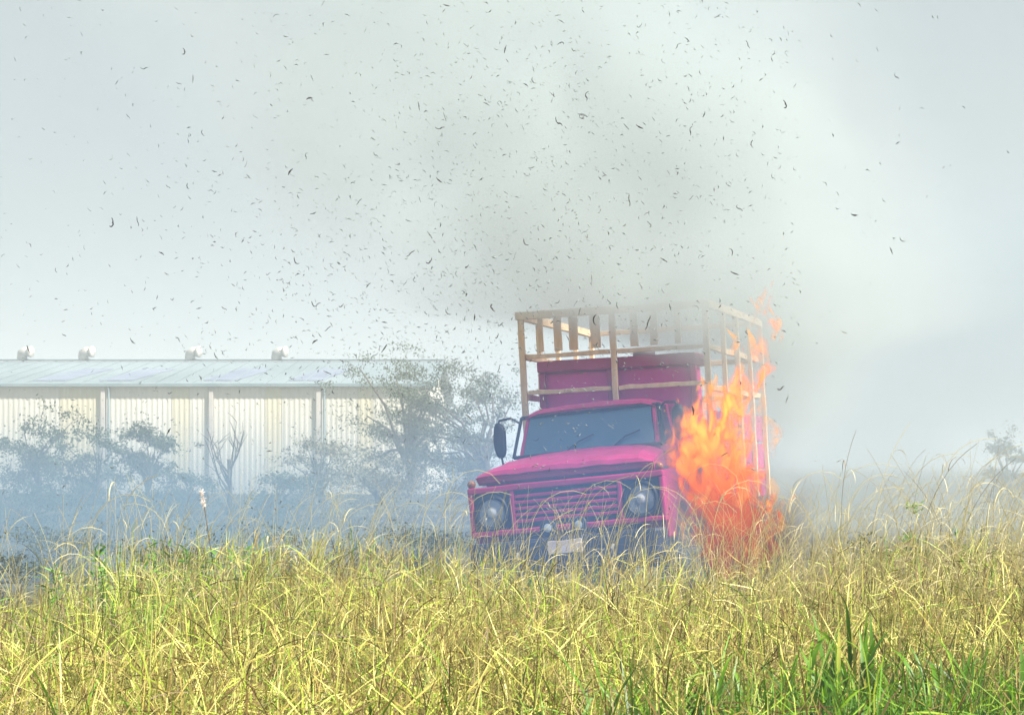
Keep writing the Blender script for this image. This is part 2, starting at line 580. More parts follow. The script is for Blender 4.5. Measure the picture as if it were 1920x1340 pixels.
def tree(px, py_top, Y, spread_px, label, mat, name='tree', group=None, base=0.0, n=2600, leaf=0.13, seed=0, tall=1.0, lobes=13, cat='tree'):
    rng = np.random.default_rng(100 + seed)
    k = FPX / Y
    x = (px - 960) / k
    z0 = float(ground_z(x, Y))
    H = EYE + (HORIZON - py_top) / k - z0
    Wd = spread_px / k / 2
    root = empty(name, (x, Y, z0))
    tag(root, label, cat, group)
    t = MB()
    th = H * (0.45 if tall < 1.5 else 0.7)
    top = Vector((rng.normal() * 0.1 * H, rng.normal() * 0.1, th))
    t.tube([(0, 0, -0.1), top * 0.5 + Vector((0.03 * H, 0, 0)), top], [0.035 * H, 0.025 * H, 0.015 * H], 8)
    trunk = t.build('trunk', BARK, root, smooth=True)
    blobs = []
    lm = MB()
    for i in range(lobes):
        ang = rng.random() * 2 * math.pi
        rr = Wd * (0.25 + 0.6 * rng.random())
        cz = H * (0.22 + 0.62 * rng.random())
        c = (math.cos(ang) * rr, math.sin(ang) * rr, cz)
        q = Wd * (0.20 + 0.20 * rng.random())
        blobs.append((c, (q * 1.2, q * 1.2, q * (0.45 + 0.5 * rng.random()))))
        for j in range(4):
            e = Vector(c) + Vector((rng.normal() * q * 1.1, rng.normal() * q * 1.1, rng.normal() * q * 0.9))
            w = q * rng.uniform(0.35, 0.7)
            if e.z < H - w:
                blobs.append((tuple(e), (w, w, w * 0.7)))
        lm.tube([top * (0.35 + 0.4 * rng.random()), (Vector(c) + top) * 0.5 + Vector((0, 0, -0.05 * H)), c], [0.014 * H, 0.009 * H, 0.004 * H], 5)
    blobs.append(((0, 0, H - Wd * 0.35), (Wd * 0.4, Wd * 0.4, Wd * 0.34)))
    if base > 0:
        blobs.append(((0, 0, H * 0.22), (Wd * 0.9, Wd * 0.9, H * 0.22)))
    lm.build('limb', BARK, trunk, smooth=True)
    v, f, a = leaf_cloud(blobs, int(n * (3.2 if Y > 30 else 1.5)), leaf * (0.5 if Y > 30 else 0.8), rng)
    np_mesh('crown', v, f, mat, a, parent=root)
    return root


tree(75, 752, 92, 150, 'round topped bushy tree at the far left, its crown above the scrub', LEAF_DARK, base=1, n=3200, leaf=0.17, seed=1)
tree(-60, 770, 95, 170, 'dark tree cut by the left edge of the view', LEAF_DARK, base=1, n=3000, leaf=0.17, seed=14)
tree(175, 795, 84, 150, 'spreading low tree in front of the second pilaster of the shed', LEAF_DARK, base=1, n=3000, leaf=0.16, seed=2)
tree(268, 783, 88, 120, 'flat crowned tree just left of the yellowed wall sheet', LEAF_DARK, n=2600, leaf=0.16, seed=3)
tree(352, 884, 80, 110, 'low rounded bush at the foot of the yellowed wall sheet', LEAF_DARK, 'bush', base=1, n=2200, leaf=0.13, seed=4, cat='bush')
tree(600, 812, 82, 190, 'sparse greyish shrub in front of the right part of the white wall', LEAF_DRY, 'bush', base=1, n=2600, leaf=0.14, seed=5, cat='bush')
tree(520, 880, 76, 150, 'low thicket at the wall foot right of the bare sapling', LEAF_DARK, 'bush', base=1, n=2200, leaf=0.13, seed=6, cat='bush')
tree(760, 640, 112, 210, 'tall thin crowned tree rising over the end of the shed roof', LEAF_DARK, base=1, n=7500, leaf=0.16, seed=7, tall=1.2, lobes=22)
tree(850, 670, 108, 190, 'tall dry leaved tree between the shed and the truck', LEAF_DARK, base=1, n=8000, leaf=0.16, seed=8, lobes=12)
tree(700, 850, 72, 170, 'wide low bush under the tall tree beside the shed end', LEAF_DRY, 'bush', base=1, n=2600, leaf=0.13, seed=9, cat='bush')
tree(905, 700, 95, 150, 'faint tree standing behind the cab mirror of the truck', LEAF_DARK, base=1, n=3000, leaf=0.15, seed=10, lobes=11)
tree(1895, 800, 90, 90, 'small lone tree in the haze at the far right', LEAF_DARK, n=1600, leaf=0.15, seed=11)
tree(60, 905, 62, 260, 'broad scrub bush low at the far left below the bushy tree', LEAF_DARK, 'bush', base=1, n=3000, leaf=0.12, seed=12, cat='bush')
tree(270, 925, 58, 230, 'broad scrub bush beside the grass below the flat crowned tree', LEAF_DARK, 'bush', base=1, n=3000, leaf=0.12, seed=13, cat='bush')
tree(470, 965, 52, 260, 'dark scrub bush right behind the grass below the bare sapling', LEAF_DARK, 'bush', base=1, n=3000, leaf=0.10, seed=15, cat='bush')
tree(690, 950, 56, 240, 'grey scrub bush behind the grass left of the truck', LEAF_DRY, 'bush', base=1, n=2800, leaf=0.10, seed=16, cat='bush')
tree(130, 985, 40, 300, 'low dark scrub bush close behind the far left end of the grass', LEAF_DARK, 'bush', base=1, n=2200, leaf=0.08, seed=31, cat='bush')
tree(330, 1000, 34, 240, 'low scrub bush just behind the grass under the pink seed head', LEAF_DARK, 'bush', base=1, n=2000, leaf=0.07, seed=32, cat='bush')
tree(560, 1000, 38, 260, 'low grey green scrub bush just behind the grass midway to the truck', LEAF_DARK, 'bush', base=1, n=2000, leaf=0.07, seed=33, cat='bush')
tree(775, 990, 36, 220, 'low scrub bush beside the front left corner of the truck', LEAF_DARK, 'bush', base=1, n=2000, leaf=0.07, seed=34, cat='bush')
tree(-30, 1000, 33, 240, 'low scrub bush cut off by the left edge behind the grass', LEAF_DARK, 'bush', base=1, n=1800, leaf=0.07, seed=35, cat='bush')
tree(1715, 938, 22.5, 74, 'bright green leafy bush behind the tall grass on the right', LEAF_GREEN, 'bush', base=1, n=900, leaf=0.04, seed=17, cat='bush')
tree(1805, 968, 22.8, 64, 'lower pale green bush to the right of the bright green one', LEAF_GREEN, 'bush', base=1, n=700, leaf=0.04, seed=18, cat='bush')
tree(1640, 985, 22.2, 70, 'dull green bush in the smoke left of the bright green one', LEAF_DARK, 'bush', base=1, n=700, leaf=0.04, seed=19, cat='bush')


def bare_tree(px, py_top, Y, label, seed):
    rng = random.Random(seed)
    k = FPX / Y
    x = (px - 960) / k
    z0 = float(ground_z(x, Y))
    H = EYE + (HORIZON - py_top) / k - z0
    root = empty('bare_tree', (x, Y, z0))
    tag(root, label, 'tree')
    t = MB().tube([(0, 0, -0.1), (0.02 * H, 0, 0.3 * H), (0.0, 0, 0.55 * H)], [0.03 * H, 0.022 * H, 0.014 * H], 7)
    trunk = t.build('trunk', BARK, root, smooth=True)
    for i in range(12):
        b = MB()
        z = H * (0.15 + 0.4 * rng.random())
        a = rng.random() * 6.28
        s = rng.uniform(0.25, 0.42) * H
        p1 = Vector((math.cos(a) * s * 0.35, math.sin(a) * s * 0.35, z + s * 0.5))
        p2 = Vector((math.cos(a) * s * 0.6, math.sin(a) * s * 0.6, min(H, z + s * 1.25)))
        b.tube([(0.01 * H, 0, z), p1, p2], [0.010 * H, 0.007 * H, 0.003 * H], 5)
        for j in range(3):
            q = p1.lerp(p2, rng.random())
            e = q + Vector((rng.uniform(-.12, .12) * H, rng.uniform(-.1, .1) * H, rng.uniform(.05, .16) * H))
            b.tube([q, (q + e) / 2 + Vector((0, 0, .01 * H)), e], [0.005 * H, 0.004 * H, 0.002 * H], 4)
        b.build('branch', BARK, root)


bare_tree(428, 775, 74, 'slender bare sapling with forked twigs against the white wall', 3)

# ------------------------------------------------------------------ the truck
truck = empty('fire_truck', TRUCK, (0, ROLL, YAW))
tag(truck, 'red flatbed fire truck with tan stake frame half hidden by smoke and grass', 'truck')


def build_truck(T):
    # chassis
    c = MB()
    for s in (-0.42, 0.42):
        c.box(s - 0.05, s + 0.05, 0.15, 6.5, 0.62, 0.82)
    for y in (0.5, 2.0, 3.4, 4.8, 6.2):
        c.box(-0.37, 0.37, y - 0.05, y + 0.05, 0.65, 0.79)
    c.tube([(-0.95, 1.05, 0.47), (0.95, 1.05, 0.47)], 0.07, 8)
    c.tube([(-0.95, 5.1, 0.47), (0.95, 5.1, 0.47)], 0.10, 8)
    c.lathe([(0.05, -0.2), (0.2, -0.1), (0.2, 0.1), (0.05, 0.2)], (0, 5.1, 0.47), 'X', 12)
    c.box(0.48, 0.9, 2.7, 3.7, 0.45, 0.85)
    c.build('chassis', BLACK, T)
    # wheels: tyre and rim
    wr = 0.47
    base = None
    for (x, y) in ((-0.98, 1.05), (0.98, 1.05), (-1.0, 5.1), (1.0, 5.1), (-0.70, 5.1), (0.70, 5.1)):
        if base is None:
            w = MB().lathe([(0.26, -0.10), (0.40, -0.125), (wr - 0.02, -0.115), (wr, -0.08), (wr, 0.08), (wr - 0.02, 0.115), (0.40, 0.125), (0.26, 0.10)], (0, 0, 0), 'X', 32)
            base = MB().lathe([(0.05, -0.13), (0.10, -0.12), (0.12, -0.05), (0.25, -0.06), (0.27, -0.10), (0.27, 0.10), (0.25, 0.06), (0.12, 0.05), (0.10, 0.12), (0.05, 0.13)], (0, 0, 0), 'X', 24).build('wheel', STEEL, T, smooth=False)
            tyre = w.build('tyre', RUBBER, base, smooth=True)
            base.location = (x, y, wr)
        else:
            b = base.copy()
            COL.objects.link(b)
            b.location = (x, y, wr)
            t2 = tyre.copy()
            COL.objects.link(t2)
            t2.parent = b
    # hood: lofted, rounded front lip and crowned top
    rings = []
    for (y, hw, zt, zc) in ((0.03, 1.02, 1.545, 0.00), (0.0, 1.04, 1.56, 0.0), (0.02, 1.04, 1.605, 0.008), (0.10, 1.03, 1.635, 0.02), (0.5, 0.99, 1.68, 0.035), (0.95, 0.94, 1.72, 0.045), (1.32, 0.90, 1.745, 0.05)):
        top = []
        for i in range(13):
            u = -1 + 2 * i / 12
            top.append((u * hw, y, zt + zc - zc * u * u - 0.06 * max(0, abs(u) - 0.82) / 0.18 * (1 if y > 0.01 else 0.2)))
        rings.append(top + [(hw, y, 1.47 if y > 0.05 else 1.535), (-hw, y, 1.47 if y > 0.05 else 1.535)])
    MB().rings(rings).build('hood', PAINT, T, smooth=False, bevel=0.008)
    # engine bay core behind the grille
    MB().box(-0.95, 0.95, 0.12, 1.30, 0.85, 1.50).build('engine_bay', BLACK, T)
    # front panel: surround of the grille and the headlamps
    f = MB()
    f.box(-1.14, 1.14, -0.04, 0.10, 1.375, 1.445)           # top bar over the lamps
    f.box(-1.14, 1.14, -0.04, 0.10, 0.90, 0.965)            # bottom bar
    for s in (-1, 1):
        a, b = sorted((s * 1.14, s * 1.085))
        f.box(a, b, -0.035, 0.14, 0.96, 1.38)               # outer ends
        a, b = sorted((s * 0.655, s * 0.60))
        f.box(a, b, -0.035, 0.10, 0.96, 1.38)               # between lamp and grille
    f.build('grille_surround', PAINT, T, bevel=0.015)
    g = None
    for z in (1.310, 1.243, 1.176, 1.109, 1.042):
        if g is None:
            g = MB().box(-0.60, 0.60, -0.03, 0.02, -0.0175, 0.0175).build('grille_bar', PAINT, T, bevel=0.006)
            g.location = (0, 0, z)
        else:
            q = g.copy()
            COL.objects.link(q)
            q.location = (0, 0, z)
    MB().box(-0.60, 0.60, 0.05, 0.11, 0.965, 1.375).build('grille_mesh', BLACK, T)
    # headlamps: dark plate, chromed ring, domed lens
    for s in (-1, 1):
        h = MB().box(s * 0.87 - 0.213, s * 0.87 + 0.213, 0.02, 0.09, 0.967, 1.373).build('headlight', BLACK, T)
        MB().lathe([(0.155, 0.018), (0.165, -0.035), (0.185, -0.045), (0.198, -0.02), (0.198, 0.018)], (s * 0.87, 0, 1.155), 'Y', 28).build('bezel', BLACK, h, smooth=True)
        MB().lathe([(0.152, -0.012), (0.135, 0.012), (0.09, 0.035), (0.045, 0.045), (0.04, 0.02), (0.03, 0.005), (0.003, 0.0)], (s * 0.87, 0, 1.155), 'Y', 28).build('reflector', BOWL, h, smooth=True)
        MB().lathe([(0.156, -0.02), (0.15, -0.032), (0.11, -0.05), (0.06, -0.060), (0.004, -0.064)], (s * 0.87, 0, 1.155), 'Y', 28).build('lens', LENS, h, smooth=True)
        MB().lathe([(0.06, 0.03), (0.064, 0.0), (0.045, -0.012), (0.003, -0.018)], (s * 0.87, -0.015, 1.165), 'Y', 16).build('lamp_glint', GLINT, h, smooth=True)  # white spot standing in for the glint at the lamp centre
        lm = MB().lathe([(0.045, 0.02), (0.045, -0.03), (0.033, -0.05), (0.003, -0.055)], (s * 1.10, 0.02, 1.485), 'Y', 14).build('marker_lamp', AMBER, T, smooth=True)
        MB().box(s * 1.10 - 0.02, s * 1.10 + 0.02, 0.0, 0.08, 1.40, 1.44).build('lamp_stalk', BLACK, lm)
    # bumper, tow hooks, plate, driving lamps
    bp = MB()
    sec = lambda y, d: [(-1.14 + d, y, 0.56), (1.14 - d, y, 0.56), (1.14 - d, y, 0.84), (-1.14 + d, y, 0.84)]
    bp.rings([sec(-0.26, 0.10), sec(-0.20, 0.0), sec(-0.04, 0.0)])
    bumper = bp.build('bumper', BLACK, T, bevel=0.03)
    MB().box(-0.20, 0.20, -0.285, -0.265, 0.66, 0.80).build('number_plate', PLATE, bumper, 0.004)
    for x in (-0.20, 0.16):
        d = MB().lathe([(0.02, 0.12), (0.07, 0.09), (0.09, 0.02), (0.095, -0.02), (0.085, -0.025)], (x, -0.16, 0.945), 'Y', 20).build('driving_lamp', BLACK, T, smooth=True)
        MB().lathe([(0.083, -0.012), (0.07, -0.02), (0.04, -0.026), (0.003, -0.03)], (x, -0.16, 0.945), 'Y', 20).build('lens', BOWL, d, smooth=True)
        MB().box(x - 0.015, x + 0.015, -0.17, -0.14, 0.835, 0.87).build('lamp_stalk', BLACK, d)
    for x in (-0.55, 0.55):
        MB().tube([(x, -0.2, 0.60), (x, -0.32, 0.60), (x, -0.34, 0.66), (x, -0.28, 0.70)], 0.02, 8).build('tow_hook', STEEL, bumper)
    # front fenders with wheel arch
    for s in (-1, 1):
        prof = [(0.10, 0.72), (0.10, 1.36), (0.16, 1.44), (1.38, 1.48), (1.38, 1.38), (1.70, 0.75), (1.66, 0.66)]
        arch = [(1.05 + 0.60 * math.cos(t), 0.50 + 0.60 * math.sin(t)) for t in [R(x) for x in range(20, 161, 14)]]
        arch = [p for p in arch]
        prof = prof[:-1] + [(1.66, 0.70)] + arch + [(0.46, 0.72)]
        a, b = sorted((s * 0.84, s * 1.13))
        MB().prism(prof, a, b).build('fender', PAINT, T, bevel=0.02)
    # cab
    cab = MB()
    cab.box(-1.0, 1.0, 1.34, 1.42, 0.80, 1.74)               # scuttle
    cab.box(-1.0, 1.0, 2.30, 2.38, 0.75, 1.78)               # rear panel
    cab.box(-0.96, 0.96, 1.42, 2.30, 0.75, 0.82)             # floor
    cab_o = cab.build('cab', PAINT, T, bevel=0.015)
    MB().box(-0.90, 0.90, 1.422, 1.60, 1.45, 1.70).build('dashboard', BLACK, cab_o, 0.03)
    # pillars
    for s in (-1, 1):
        MB().rings([[(s * 0.99, 1.34, 1.75), (s * 0.93, 1.34, 1.75), (s * 0.93, 1.42, 1.75), (s * 0.99, 1.42, 1.75)],
                    [(s * 0.91, 1.62, 2.23), (s * 0.86, 1.62, 2.23), (s * 0.86, 1.69, 2.23), (s * 0.91, 1.69, 2.23)]]).build('pillar', PAINT, cab_o, 0.008)
        MB().rings([[(s * 0.99, 2.26, 1.78), (s * 0.91, 2.26, 1.78), (s * 0.91, 2.38, 1.78), (s * 0.99, 2.38, 1.78)],
                    [(s * 0.92, 2.24, 2.23), (s * 0.85, 2.24, 2.23), (s * 0.85, 2.36, 2.23), (s * 0.92, 2.36, 2.23)]]).build('pillar', PAINT, cab_o, 0.008)
    # roof: crowned cap
    rr = []
    for (y, z, hw) in ((1.60, 2.225, 0.90), (1.57, 2.235, 0.92), (1.60, 2.265, 0.92), (1.70, 2.29, 0.91), (2.0, 2.30, 0.91), (2.28, 2.29, 0.91), (2.38, 2.26, 0.92), (2.38, 2.24, 0.91)):
        top = [(-hw + 2 * hw * i / 10, y, z + 0.03 * (1 - (2 * i / 10 - 1) ** 2) - (0.035 if i in (0, 10) else 0)) for i in range(11)]
        rr.append(top + [(hw, y, 2.222), (-hw, y, 2.222)])
    MB().rings(rr).build('roof', PAINT, cab_o, 0.01)
    # windscreen with black rubber frame
    zA, zB, yA, yB = 1.765, 2.215, 1.335, 1.60
    gl = MB()
    gl.add([(-0.925, yA, zA), (0.925, yA, zA), (0.855, yB, zB), (-0.855, yB, zB), (-0.925, yA + .012, zA), (0.925, yA + .012, zA), (0.855, yB + .012, zB), (-0.855, yB + .012, zB)],
           [(0, 1, 2, 3), (7, 6, 5, 4), (0, 4, 5, 1), (1, 5, 6, 2), (2, 6, 7, 3), (3, 7, 4, 0)])
    ws = gl.build('windscreen', WINDSHIELD, cab_o)
    fr = MB()
    for a, b in (((-0.925, yA, zA), (0.925, yA, zA)), ((0.925, yA, zA), (0.855, yB, zB)), ((0.855, yB, zB), (-0.855, yB, zB)), ((-0.855, yB, zB), (-0.925, yA, zA))):
        fr.tube([a, b], 0.022, 6)
    fr.build('windscreen_frame', RUBBER, ws)
    for x in (-0.35, 0.3):
        MB().tube([(x, yA - 0.02, zA - 0.01), (x + 0.22, yA + 0.03, zA + 0.12), (x + 0.42, yA + 0.07, zA + 0.18)], 0.009, 5).build('wiper', RUBBER, cab_o)
    MB().box(-0.84, 0.84, 2.300, 2.312, 1.80, 2.20).build('rear_window', SIDEGLASS, cab_o)
    # doors
    for s in (-1, 1):
        a, b = sorted((s * 0.95, s * 1.0))
        dr = MB().box(a, b, 1.43, 2.29, 0.82, 1.76).build('door', PAINT, T, bevel=0.012)
        MB().add([(s * 0.985, 1.45, 1.76), (s * 0.985, 2.26, 1.76), (s * 0.90, 2.24, 2.22), (s * 0.90, 1.69, 2.22),
                  (s * 0.975, 1.45, 1.76), (s * 0.975, 2.26, 1.76), (s * 0.89, 2.24, 2.22), (s * 0.89, 1.69, 2.22)],
                 [(0, 1, 2, 3), (4, 5, 6, 7), (0, 1, 5, 4), (1, 2, 6, 5), (2, 3, 7, 6), (3, 0, 4, 7)]).build('window', SIDEGLASS, dr)
        a, b = sorted((s * 1.003, s * 1.03))
        MB().box(a, b, 2.08, 2.22, 1.52, 1.55).build('handle', CHROME, dr, 0.006)
        # quarter window bar
        MB().tube([(s * 0.985, 1.62, 1.765), (s * 0.90, 1.72, 2.215)], 0.016, 6).build('window_bar', RUBBER, dr)
        # mirror on two arms
        mr = MB().rings([[(s * 1.10 + 0.075 * math.cos(t) * k, 1.42 + dy, 1.98 + 0.205 * math.copysign(abs(math.sin(t)) ** 0.6, math.sin(t)) * k) for t in [2 * math.pi * i / 20 for i in range(20)]] for dy, k in ((-0.055, 0.7), (-0.045, 0.93), (-0.02, 1.0), (0.02, 1.0), (0.03, 0.95))]).build('mirror', BLACK, T, smooth=True)
        MB().tube([(s * 0.84, 1.5, 2.15), (s * 0.95, 1.45, 2.22), (s * 1.08, 1.42, 2.21), (s * 1.10, 1.42, 2.16)], 0.014, 6).build('mirror_arm', BLACK, mr)
        MB().tube([(s * 0.88, 1.46, 1.66), (s * 0.98, 1.44, 1.66), (s * 1.09, 1.42, 1.70), (s * 1.10, 1.42, 1.80)], 0.014, 6).build('mirror_arm', BLACK, mr)
        MB().box(*sorted((s * 0.72, s * 1.06)), 1.72, 2.26, 0.50, 0.56).build('step', STEEL, T, 0.01)
    # seat and steering wheel
    st = MB().box(-0.85, 0.85, 1.75, 2.2, 1.12, 1.28).build('seat', CLOTH, cab_o, 0.04)
    MB().box(-0.85, 0.85, 2.14, 2.27, 1.28, 1.85).build('backrest', CLOTH, st, 0.04)
    sw = MB()
    cs, n = Vector((0.45, 1.68, 1.72)), 20
    ring = [cs + Vector((0.2 * math.cos(2 * math.pi * i / n), 0.09 * math.sin(2 * math.pi * i / n), 0.17 * math.sin(2 * math.pi * i / n))) for i in range(n + 1)]
    sw.tube(ring, 0.014, 6, cap=False)
    sw.tube([cs, (0.45, 1.55, 1.55)], 0.02, 6)
    sw.tube([ring[0], ring[n // 2]], 0.012, 5)
    sw.build('steering_wheel', BLACK, cab_o)
    # bed deck and side boards
    before = set(T.children)
    dk = MB()
    dk.box(-1.18, 1.18, 2.50, 6.65, 1.02, 1.12)
    for y in (2.7, 3.5, 4.3, 5.1, 5.9, 6.5):
        dk.box(-1.1, 1.1, y - 0.05, y + 0.05, 0.90, 1.02)
    dk.build('bed', DARKWOOD, T)
    for s in (-1, 1):
        for k in range(3):
            z = 1.125 + k * 0.36
            a, b = sorted((s * 1.13, s * 1.17))
            MB().box(a, b, 2.60, 6.60, z, z + 0.335).build('side_board', PAINT_DUSTY, T, 0.01)
        # tail lamps
        MB().box(s * 1.0 - 0.08, s * 1.0 + 0.08, 6.66, 6.70, 0.9, 1.0).build('tail_lamp', PAINT, T, 0.01)
    for k in range(3):
        z = 1.125 + k * 0.36
        MB().box(-1.12, 1.12, 6.56, 6.60, z, z + 0.335).build('tail_board', PAINT_DUSTY, T, 0.01)
    # water tank: red box with two recessed front panels and an overhanging lid
    tk = MB().box(-0.96, 0.96, 2.72, 3.20, 1.13, 2.73).build('water_tank', TANK, T, 0.03)
    MB().box(-1.01, 1.01, 2.60, 3.26, 2.733, 2.87).build('lid', PAINT, tk, 0.02)
    MB().box(-1.00, -0.92, 2.64, 2.717, 1.14, 2.73).build('tank_edge', PAINT, tk, 0.012)
    MB().box(0.92, 1.00, 2.64, 2.717, 1.14, 2.73).build('tank_edge', PAINT, tk, 0.012)
    MB().box(-0.13, -0.03, 2.64, 2.717, 1.14, 2.73).build('tank_edge', PAINT, tk, 0.012)
    MB().box(-0.918, 0.918, 2.66, 2.717, 2.16, 2.24).build('tank_rib', PAINT, tk, 0.012)
    MB().lathe([(0.14, 0), (0.14, 0.05), (0.12, 0.08), (0.05, 0.09)], (0.3, 2.92, 2.872), 'Z', 20).build('hatch', STEEL, tk, smooth=True)
    # tan stake frame: headboard
    post = lambda x, y, z0, z1, w=0.036: MB().box(x - w, x + w, y - 0.03, y + 0.03, z0, z1).build('stake_post', WOOD, T, 0.006)
    yh = 2.54
    ZT = 3.42
    for x in (-1.17, 0.0, 1.17):
        post(x, yh, 1.125, ZT - 0.05)
    for z in (2.50, 2.93):
        for a, b in ((-1.122, -0.048), (0.048, 1.122)):
            MB().box(a, b, yh - 0.022, yh + 0.022, z - 0.026, z + 0.026).build('stake_rail', WOOD, T, 0.006)
    MB().box(-1.23, 1.23, yh - 0.04, yh + 0.04, ZT - 0.047, ZT + 0.045).build('stake_rail', WOOD, T, 0.006)
    for x, w in ((-0.92, 0.03), (-0.70, 0.05), (-0.50, 0.055), (-0.22, 0.06), (0.27, 0.05), (0.52, 0.05), (0.82, 0.04)):
        MB().box(x - w, x + w, yh - 0.018, yh + 0.018, 2.978, ZT - 0.05).build('stake_slat', WOOD, T, 0.004)
    # sides and tail of the frame
    for s in (-1, 1):
        for y in (3.55, 4.55, 5.55, 6.55):
            post(s * 1.205, y, 1.125, ZT - 0.05, 0.03)
        for z in (2.45, 2.93):
            MB().box(*sorted((s * 1.12, s * 1.172)), 2.575, 6.60, z - 0.034, z + 0.034).build('stake_rail', WOOD, T, 0.006)
        MB().box(*sorted((s * 1.165, s * 1.235)), 2.585, 6.62, ZT - 0.047, ZT + 0.045).build('stake_rail', WOOD, T, 0.006)
    for z in (2.45, 2.93, ZT):
        MB().box(-1.11, 1.11, 6.625, 6.67, z - 0.034, z + 0.034).build('stake_rail', WOOD, T, 0.006)
    # the bed sits more level than the cab
    piv = Vector((0, 0, 0.9))
    lift = Matrix.Translation(piv + Vector((0.06, 0, 0))) @ Matrix.Rotation(R(2.6), 4, 'Y') @ Matrix.Translation(-piv)
    for o in T.children:
        if o not in before:
            o.matrix_basis = lift


build_truck(truck)


CAB_PARTS = ('cab dashboard pillar roof windscreen windscreen_frame wiper rear_window door window handle window_bar seat backrest steering_wheel').split()


def shimmer_edges(root, amp=0.012, freq=6.5):
    """Heat shimmer put into the shape: edges run slightly wavy, no two pieces alike."""
    todo = [(c, Matrix.Translation(c.location)) for c in root.children]
    todo += [(g, Matrix.Translation(c.location)) for c in root.children for g in c.children]
    for o, M in todo:
        if o.type != 'MESH' or o.name.split('.')[0] in ('wheel', 'tyre', 'rim', 'chassis'):
            continue
        if o.data.users > 1:
            o.data = o.data.copy()
        bm = bmesh.new()
        bm.from_mesh(o.data)
        for lim in (0.6, 0.3, 0.15):
            es = [e for e in bm.edges if e.calc_length() > lim]
            if es and len(bm.faces) < 3000:
                bmesh.ops.subdivide_edges(bm, edges=es, cuts=1, use_grid_fill=True)
        slim = 0.87 if o.name.split('.')[0] in CAB_PARTS else 1.0
        for v in bm.verts:
            v.co.x *= slim
            p = (M @ v.co) * freq
            a = amp * (0.55 if o.name.startswith(('lens', 'bezel', 'reflector', 'headlight', 'driving')) else 1.0)
            v.co.x += a * mnoise.noise(p)
            v.co.z += a * mnoise.noise(p + Vector((31.7, 11.3, 5.1)))
        bm.to_mesh(o.data)
        bm.free()


shimmer_edges(truck)  # waves the truck's edges in the mesh to imitate heat shimmer
truck.scale = (0.95, 1, 1)


# ------------------------------------------------------------------ volumes: shared node helpers
def math_node(n, l, op, a, b=None, c=None, clamp=False):
    m = n.new('ShaderNodeMath')
    m.operation = op
    m.use_clamp = clamp
    for i, v in enumerate((a, b, c)):
        if v is None:
            continue
        if isinstance(v, (int, float)):
            m.inputs[i].default_value = v
        else:
            l.new(v, m.inputs[i])
    return m.outputs[0]


def smooth_range(n, l, v, a, b, lo=0.0, hi=1.0):
    m = n.new('ShaderNodeMapRange')
    m.interpolation_type = 'SMOOTHSTEP'
    m.inputs['From Min'].default_value = a
    m.inputs['From Max'].default_value = b
    m.inputs['To Min'].default_value = lo
    m.inputs['To Max'].default_value = hi
    l.new(v, m.inputs['Value'])
    return m.outputs['Result']


def curve(n, l, v, pts, lo, hi):
    """Piecewise smooth function of v: v is mapped from pts' range to 0..1, the value from 0..1 to lo..hi."""
    v0, v1 = pts[0][0], pts[-1][0]
    t = n.new('ShaderNodeMapRange')
    t.inputs['From Min'].default_value = v0
    t.inputs['From Max'].default_value = v1
    l.new(v, t.inputs['Value'])
    c = n.new('ShaderNodeFloatCurve')
    cv = c.mapping.curves[0]
    q = [((p - v0) / (v1 - v0), (val - lo) / (hi - lo)) for p, val in pts]
    cv.points[0].location = q[0]
    cv.points[1].location = q[-1]
    for a in q[1:-1]:
        cv.points.new(*a)
    c.mapping.update()
    l.new(t.outputs['Result'], c.inputs['Value'])
    return math_node(n, l, 'MULTIPLY_ADD', c.outputs['Value'], hi - lo, lo)


def column_domain(name, mat, stations, scale=1.25, n=20):
    """A closed skin round a rising column: stations (x, y, z, rx, ry)."""
    rings = [[(x + rx * scale * math.cos(2 * math.pi * i / n), y + ry * scale * math.sin(2 * math.pi * i / n), z) for i in range(n)] for x, y, z, rx, ry in stations]
    return MB().rings(rings).build(name, mat, None)


def column_coords(n, l, stations):
    """Distance from the column's axis in units of its radius, height and position."""
    g = n.new('ShaderNodeNewGeometry')
    sp = n.new('ShaderNodeSeparateXYZ')
    l.new(g.outputs['Position'], sp.inputs['Vector'])
    X, Y, Z = sp.outputs
    allx = [s[0] for s in stations]
    ally = [s[1] for s in stations]
    allr = [s[3] for s in stations]
    cx = curve(n, l, Z, [(s[2], s[0]) for s in stations], min(allx) - .01, max(allx) + .01)
    cyy = curve(n, l, Z, [(s[2], s[1]) for s in stations], min(ally) - .01, max(ally) + .01)
    rx = curve(n, l, Z, [(s[2], s[3]) for s in stations], 0, max(allr) + .01)
    ry = curve(n, l, Z, [(s[2], s[4]) for s in stations], 0, max(s[4] for s in stations) + .01)
    dx = math_node(n, l, 'DIVIDE', math_node(n, l, 'SUBTRACT', X, cx), rx)
    dy = math_node(n, l, 'DIVIDE', math_node(n, l, 'SUBTRACT', Y, cyy), ry)
    d2 = math_node(n, l, 'ADD', math_node(n, l, 'MULTIPLY', dx, dx), math_node(n, l, 'MULTIPLY', dy, dy))
    return g.outputs['Position'], X, Y, Z, math_node(n, l, 'SQRT', d2)


